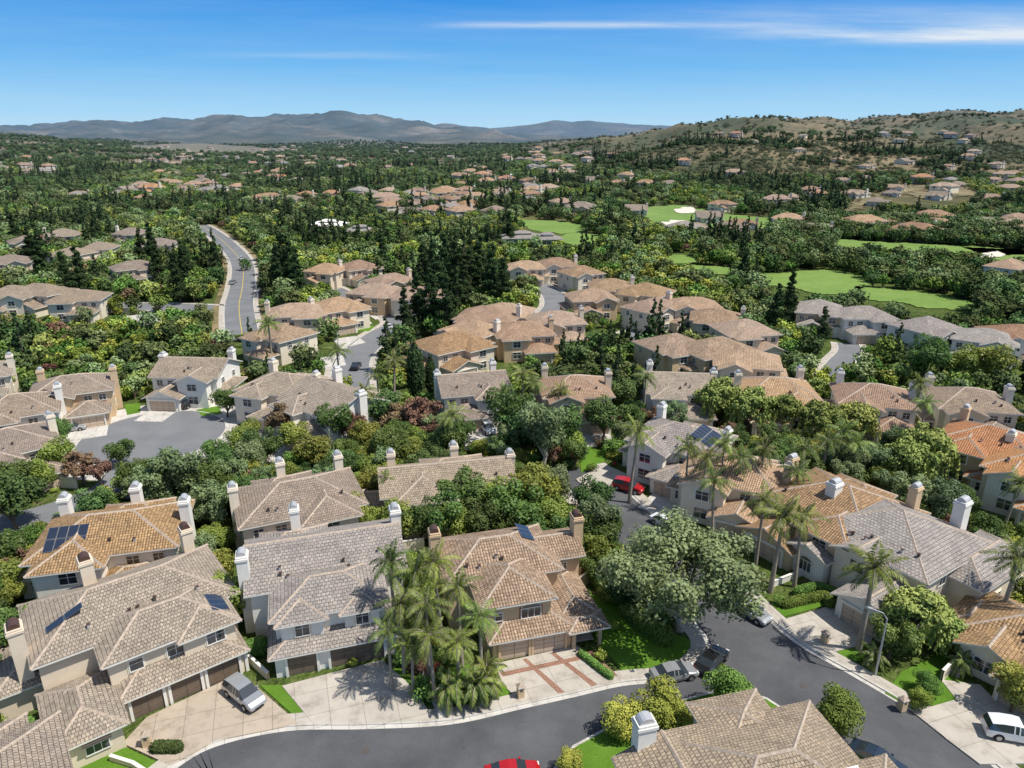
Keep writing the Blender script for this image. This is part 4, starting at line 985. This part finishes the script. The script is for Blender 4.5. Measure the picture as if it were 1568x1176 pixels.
def car(px,py,dirdeg,col,kind='sedan',z=.04):
    st=SED if kind=='sedan' else SUV; b_=B(); pt=PA[col]; gl='glass'
    rings=[]
    for (x,zb,zl,zt,wl,wt) in st:
        rings.append([(x,-wl*.9,zb),(x,-wl,zb+(zl-zb)*.45),(x,-wl*.97,zl),(x,-wt,zt),(x,wt,zt),(x,wl*.97,zl),(x,wl,zb+(zl-zb)*.45),(x,wl*.9,zb)])
    cab=[(s_[3]-s_[2])>.25 for s_ in st]
    for i in range(len(st)-1):
        for j in range(8):
            k2=(j+1)%8; q=[rings[i][j],rings[i+1][j],rings[i+1][k2],rings[i][k2]]
            mt=pt
            if j in (2,4) and (cab[i] or cab[i+1]): mt=M[gl]
            if j==3 and cab[i]!=cab[i+1]: mt=M[gl]
            b_.face('body',mt,q[::-1])
    b_.face('body',pt,rings[0]); b_.face('body',pt,rings[-1][::-1])
    zl=st[4][2]; 
    for s_ in (-1,1):
        for xx in (-.35,.05):
            wA=st[4][4]*.97*s_; wB=st[4][5]*s_
            b_.face('body',pt,[(xx-.05,wA*1.012,zl),(xx+.05,wA*1.012,zl),(xx+.05,wB*1.02,st[4][3]),(xx-.05,wB*1.02,st[4][3])])
        b_.box('body',LAMP,st[-2][0]-.12,st[-2][0]+.03,s_*.42,s_*.76,st[-2][2]-.02,st[-2][2]+.1)
        b_.box('body',TAIL,st[1][0]-.05,st[1][0]+.08,s_*.48,s_*.8,st[1][2]-.16,st[1][2]-.0)
        b_.box('body',pt,.62,.8,s_*.9,s_*1.08,zl-.02,zl+.13)
        for wx in (-1.4,1.42):
            for (r,w0,w1,mt,sg) in ((.40,.80,.915,TYRE,18),(.335,.75,.945,TYRE,18),(.21,.90,.955,RIM,10)):
                if kind!='sedan': r*=1.1
                if kind!='sedan': w0+=.03;w1+=.035
                cz=.335*(1 if kind=='sedan' else 1.1); ra=[(wx+r*math.cos(2*math.pi*t/sg),cz+r*math.sin(2*math.pi*t/sg)) for t in range(sg)]
                if r>.38 : ra=[(a_,max(c_,.24)) for a_,c_ in ra]
                b_.face('body',mt,[(a_,s_*w1,c_) for a_,c_ in (ra if s_<0 else ra[::-1])])
                for t in range(sg):
                    (a1,c1),(a2,c2)=ra[t],ra[(t+1)%sg]; b_.face('body',mt,[(a1,s_*w0,c1),(a2,s_*w0,c2),(a2,s_*w1,c2),(a1,s_*w1,c1)])
    b_.box('body',TYRE,2.2,2.36 if kind=='sedan' else 2.42,-.4,.4,.36,.5)
    me=b_.mesh('body','car_body'); x,y=P(px,py,.6)
    return addobj('parked_sedan_car' if kind=='sedan' else 'parked_suv',me,(x,y,z),rad(dirdeg))
car(374,1064,-38,'silver','suv',.16); car(1032,1030,14,'silver'); car(1090,1010,48,'black'); car(785,1184,8,'red'); car(1345,1165,-45,'blue'); car(1552,1122,-15,'white','suv',.16)
car(747,657,-70,'white','suv',.16); car(290,618,70,'black','suv',.07); car(147,641,20,'white','sedan',.07); car(962,746,-30,'red','suv',.16); car(318,614,50,'blue','sedan',.07); car(385,651,30,'black','sedan',.07)
car(110,655,20,'silver','sedan',.07); car(370,395,95,'white'); car(356,432,95,'silver'); car(545,560,90,'black'); car(598,500,45,'white'); car(1150,935,-55,'silver'); car(1020,800,-50,'white')
# ------------------------------------------------------------------ small street furniture
def mailbox(px,py):
    b_=B(); b_.box('m','w_tan',-.3,.3,-.3,.3,0,1.2); b_.box('m','trim',-.36,.36,-.36,.36,1.2,1.28); b_.box('m','trimdk',-.13,.13,-.31,.22,.8,1.08)
    b_.face('m','cap',[(-.36,-.36,1.285),(.36,-.36,1.285),(0,0,1.6)]);b_.face('m','cap',[(.36,-.36,1.285),(.36,.36,1.285),(0,0,1.6)]);b_.face('m','cap',[(.36,.36,1.285),(-.36,.36,1.285),(0,0,1.6)]);b_.face('m','cap',[(-.36,.36,1.285),(-.36,-.36,1.285),(0,0,1.6)])
    x,y=P(px,py); addobj('mailbox_pillar',b_.mesh('m','mailbox'),(x,y,.1),.3)
for q in ((226,1143),(797,1068),(1380,1088),(1262,985)): mailbox(*q)
def lamp(px,py,rz):
    x,y=P(px,py); v,f=tube([(0,0,0),(0,0,4),(0,0,6.6),(.4,0,7.1),(1.5,0,7.2)],[.11,.08,.06,.05,.04],8)
    b_=B()
    for q in f: b_.face('l','metal',[v[i] for i in q])
    b_.box('l','metal',1.3,1.95,-.14,.14,7.12,7.26); b_.box('l','trim',1.38,1.87,-.1,.1,7.08,7.118); addobj('street_lamp',b_.mesh('l','lamp'),(x,y,.1),rz)
lamp(1340,1035,2.6); lamp(520,552,0); lamp(395,460,3)
def wall(pts,h,mat,name='garden_wall',t=.2,z=0):
    w_=[Vector(P(*q)) for q in pts]; o=ribbon(name,w_,-t/2,t/2,h,M[mat],0,False); ribbon('coping',w_,-t/2-.05,t/2+.05,h+.07,M['trim'],h+.003,False,parent=o)
wall([(170,1165),(205,1176),(250,1205)],.6,'w_beige'); wall([(355,1000),(372,1005),(412,1042)],.9,'w_cream'); wall([(300,900),(330,865),(290,835)],1.7,'w_white'); wall([(0,742),(120,748)],1.7,'w_cream')
wall([(560,838),(600,850),(650,842)],1.7,'w_cream'); wall([(885,905),(905,890),(880,862)],1.7,'w_tan'); wall([(0,474),(110,477),(200,480)],1.6,'w_cream'); wall([(1180,900),(1230,880),(1250,890)],.8,'w_white'); wall([(1440,1045),(1475,1010),(1480,985)],1.4,'w_cream')
def hedge(pts,h=1.2,w=1.1,lm='green'):
    w_=smooth([P(*q) for q in pts],5); cl=[]
    for i in range(len(w_)-1):
        for k_ in range(3):
            p_=w_[i].lerp(w_[i+1],k_/3)
            for zz in (.35,.75): cl.append((p_.x,p_.y,h*zz,w*.5))
    q,t=crown(cl,len(cl)*170,.09,inner=.8); me=treemesh('hedge',[],q,t,BARK,LD[lm]); addobj('hedge',me)
hedge([(905,890),(935,918),(975,945),(1020,962)],1.5); hedge([(1200,930),(1235,922),(1262,918),(1270,930)],.7); hedge([(1220,912),(1250,905),(1275,912)],.8); hedge([(375,1010),(405,1000)],1.8,1.4); hedge([(890,1005),(915,1025),(935,1040)],.6,.7); hedge([(960,940),(990,965),(1020,985)],1.2,2)
hedge([(240,1150),(275,1150)],.7,1.,'dark'); hedge([(0,1150),(30,1140),(50,1125)],1.6,1.4)
print('cars',time.time()-T0)
# ------------------------------------------------------------------ light, sky, camera
to_sun=Vector((0.93,-0.24,0)).normalized(); el=rad(60)
S=Vector((to_sun.x*math.cos(el),to_sun.y*math.cos(el),math.sin(el)))
sl=bpy.data.lights.new('sun','SUN'); sl.energy=5.0; sl.angle=rad(.5); sl.color=(1,.955,.875)
so=bpy.data.objects.new('sun',sl); COL.objects.link(so); so.rotation_euler=S.to_track_quat('Z','Y').to_euler(); so.location=(50,0,200)
wd=bpy.data.worlds.new('World'); sc.world=wd; wd.use_nodes=True; nt=wd.node_tree; nt.nodes.clear()
sky=N(nt,'ShaderNodeTexSky',sky_type='NISHITA'); sky.sun_disc=False; sky.sun_elevation=el; sky.sun_rotation=math.atan2(S.x,S.y)
sky.air_density=1.0; sky.dust_density=.8; sky.ozone_density=1.0; sky.altitude=100
tc=N(nt,'ShaderNodeTexCoord'); sp=N(nt,'ShaderNodeSeparateXYZ'); lk(nt,tc.outputs['Generated'],sp.inputs[0])
clear=ramp(nt,mth(nt,'MAXIMUM',sp.outputs[2],0),[(0,(.48,.73,.93)),(.03,(.36,.67,.94)),(.08,(.16,.49,.90)),(.16,(.035,.29,.80)),(.5,(.07,.22,.55))])
cs=N(nt,'ShaderNodeVectorMath',operation='SCALE'); lk(nt,clear,cs.inputs[0]); cs.inputs[3].default_value=1/.115
mk=N(nt,'ShaderNodeMapRange',interpolation_type='SMOOTHSTEP'); lk(nt,sp.outputs[2],mk.inputs[0]); mk.inputs[1].default_value=.2; mk.inputs[2].default_value=.5; mk.inputs[3].default_value=.97; mk.inputs[4].default_value=0
base=mixc(nt,mk.outputs[0],sky.outputs[0],cs.outputs[0])
ymax=mth(nt,'MAXIMUM',sp.outputs[1],.05)
az=mth(nt,'DIVIDE',sp.outputs[0],ymax); ev=mth(nt,'DIVIDE',sp.outputs[2],ymax)
cb=N(nt,'ShaderNodeCombineXYZ'); lk(nt,mth(nt,'MULTIPLY',az,2.2),cb.inputs[0]); lk(nt,mth(nt,'MULTIPLY',mth(nt,'ADD',ev,mth(nt,'MULTIPLY',az,.02)),34),cb.inputs[1])
cn=noise_s(nt,1.6,cb.outputs[0],7,.62)
def band(e0,sig,a0,a1,a2,a3,kk):
    d=mth(nt,'DIVIDE',mth(nt,'SUBTRACT',ev,e0),sig); g_=mth(nt,'POWER',2.718,mth(nt,'MULTIPLY',mth(nt,'MULTIPLY',d,d),-1))
    m1_=N(nt,'ShaderNodeMapRange',interpolation_type='SMOOTHSTEP'); lk(nt,az,m1_.inputs[0]); m1_.inputs[1].default_value=a0; m1_.inputs[2].default_value=a1
    m2_=N(nt,'ShaderNodeMapRange',interpolation_type='SMOOTHSTEP'); lk(nt,az,m2_.inputs[0]); m2_.inputs[1].default_value=a2; m2_.inputs[2].default_value=a3; m2_.inputs[3].default_value=1; m2_.inputs[4].default_value=0
    return mth(nt,'MULTIPLY',mth(nt,'MULTIPLY',mth(nt,'MULTIPLY',g_,m1_.outputs[0]),m2_.outputs[0]),kk)
bs=mth(nt,'ADD',band(.1305,.0035,-.13,0,.1,.45,.8),band(.119,.0085,.2,.6,2,3,1.5))
bs=mth(nt,'ADD',bs,band(.135,.014,.1,.4,2,3,.45)); bs=mth(nt,'ADD',bs,band(.095,.004,-.5,-.3,-.2,0,.2))
cr_=N(nt,'ShaderNodeMapRange'); lk(nt,cn,cr_.inputs[0]); cr_.inputs[1].default_value=.33; cr_.inputs[2].default_value=.68
veil=mth(nt,'MULTIPLY',cr_.outputs[0],.06)
cf=mth(nt,'MINIMUM',mth(nt,'ADD',mth(nt,'MULTIPLY',bs,mth(nt,'ADD',mth(nt,'MULTIPLY',cr_.outputs[0],.8),.2)),veil),.9)
skc=mixc(nt,cf,base,(7.0,7.5,8.0))
bg=N(nt,'ShaderNodeBackground'); bg.inputs[1].default_value=.115; lk(nt,skc,bg.inputs[0])
wo=N(nt,'ShaderNodeOutputWorld'); lk(nt,bg.outputs[0],wo.inputs[0])
cam=bpy.data.cameras.new('camera'); cam.sensor_width=36; cam.lens=F/1568*36; cam.clip_end=40000; cam.clip_start=.5
co=bpy.data.objects.new('camera',cam); COL.objects.link(co); co.location=(0,0,CH); co.rotation_euler=(math.pi/2-PITCH,0,0); sc.camera=co
sc.view_settings.view_transform='Standard'; sc.view_settings.look='None'; sc.view_settings.exposure=0
print('done',time.time()-T0)
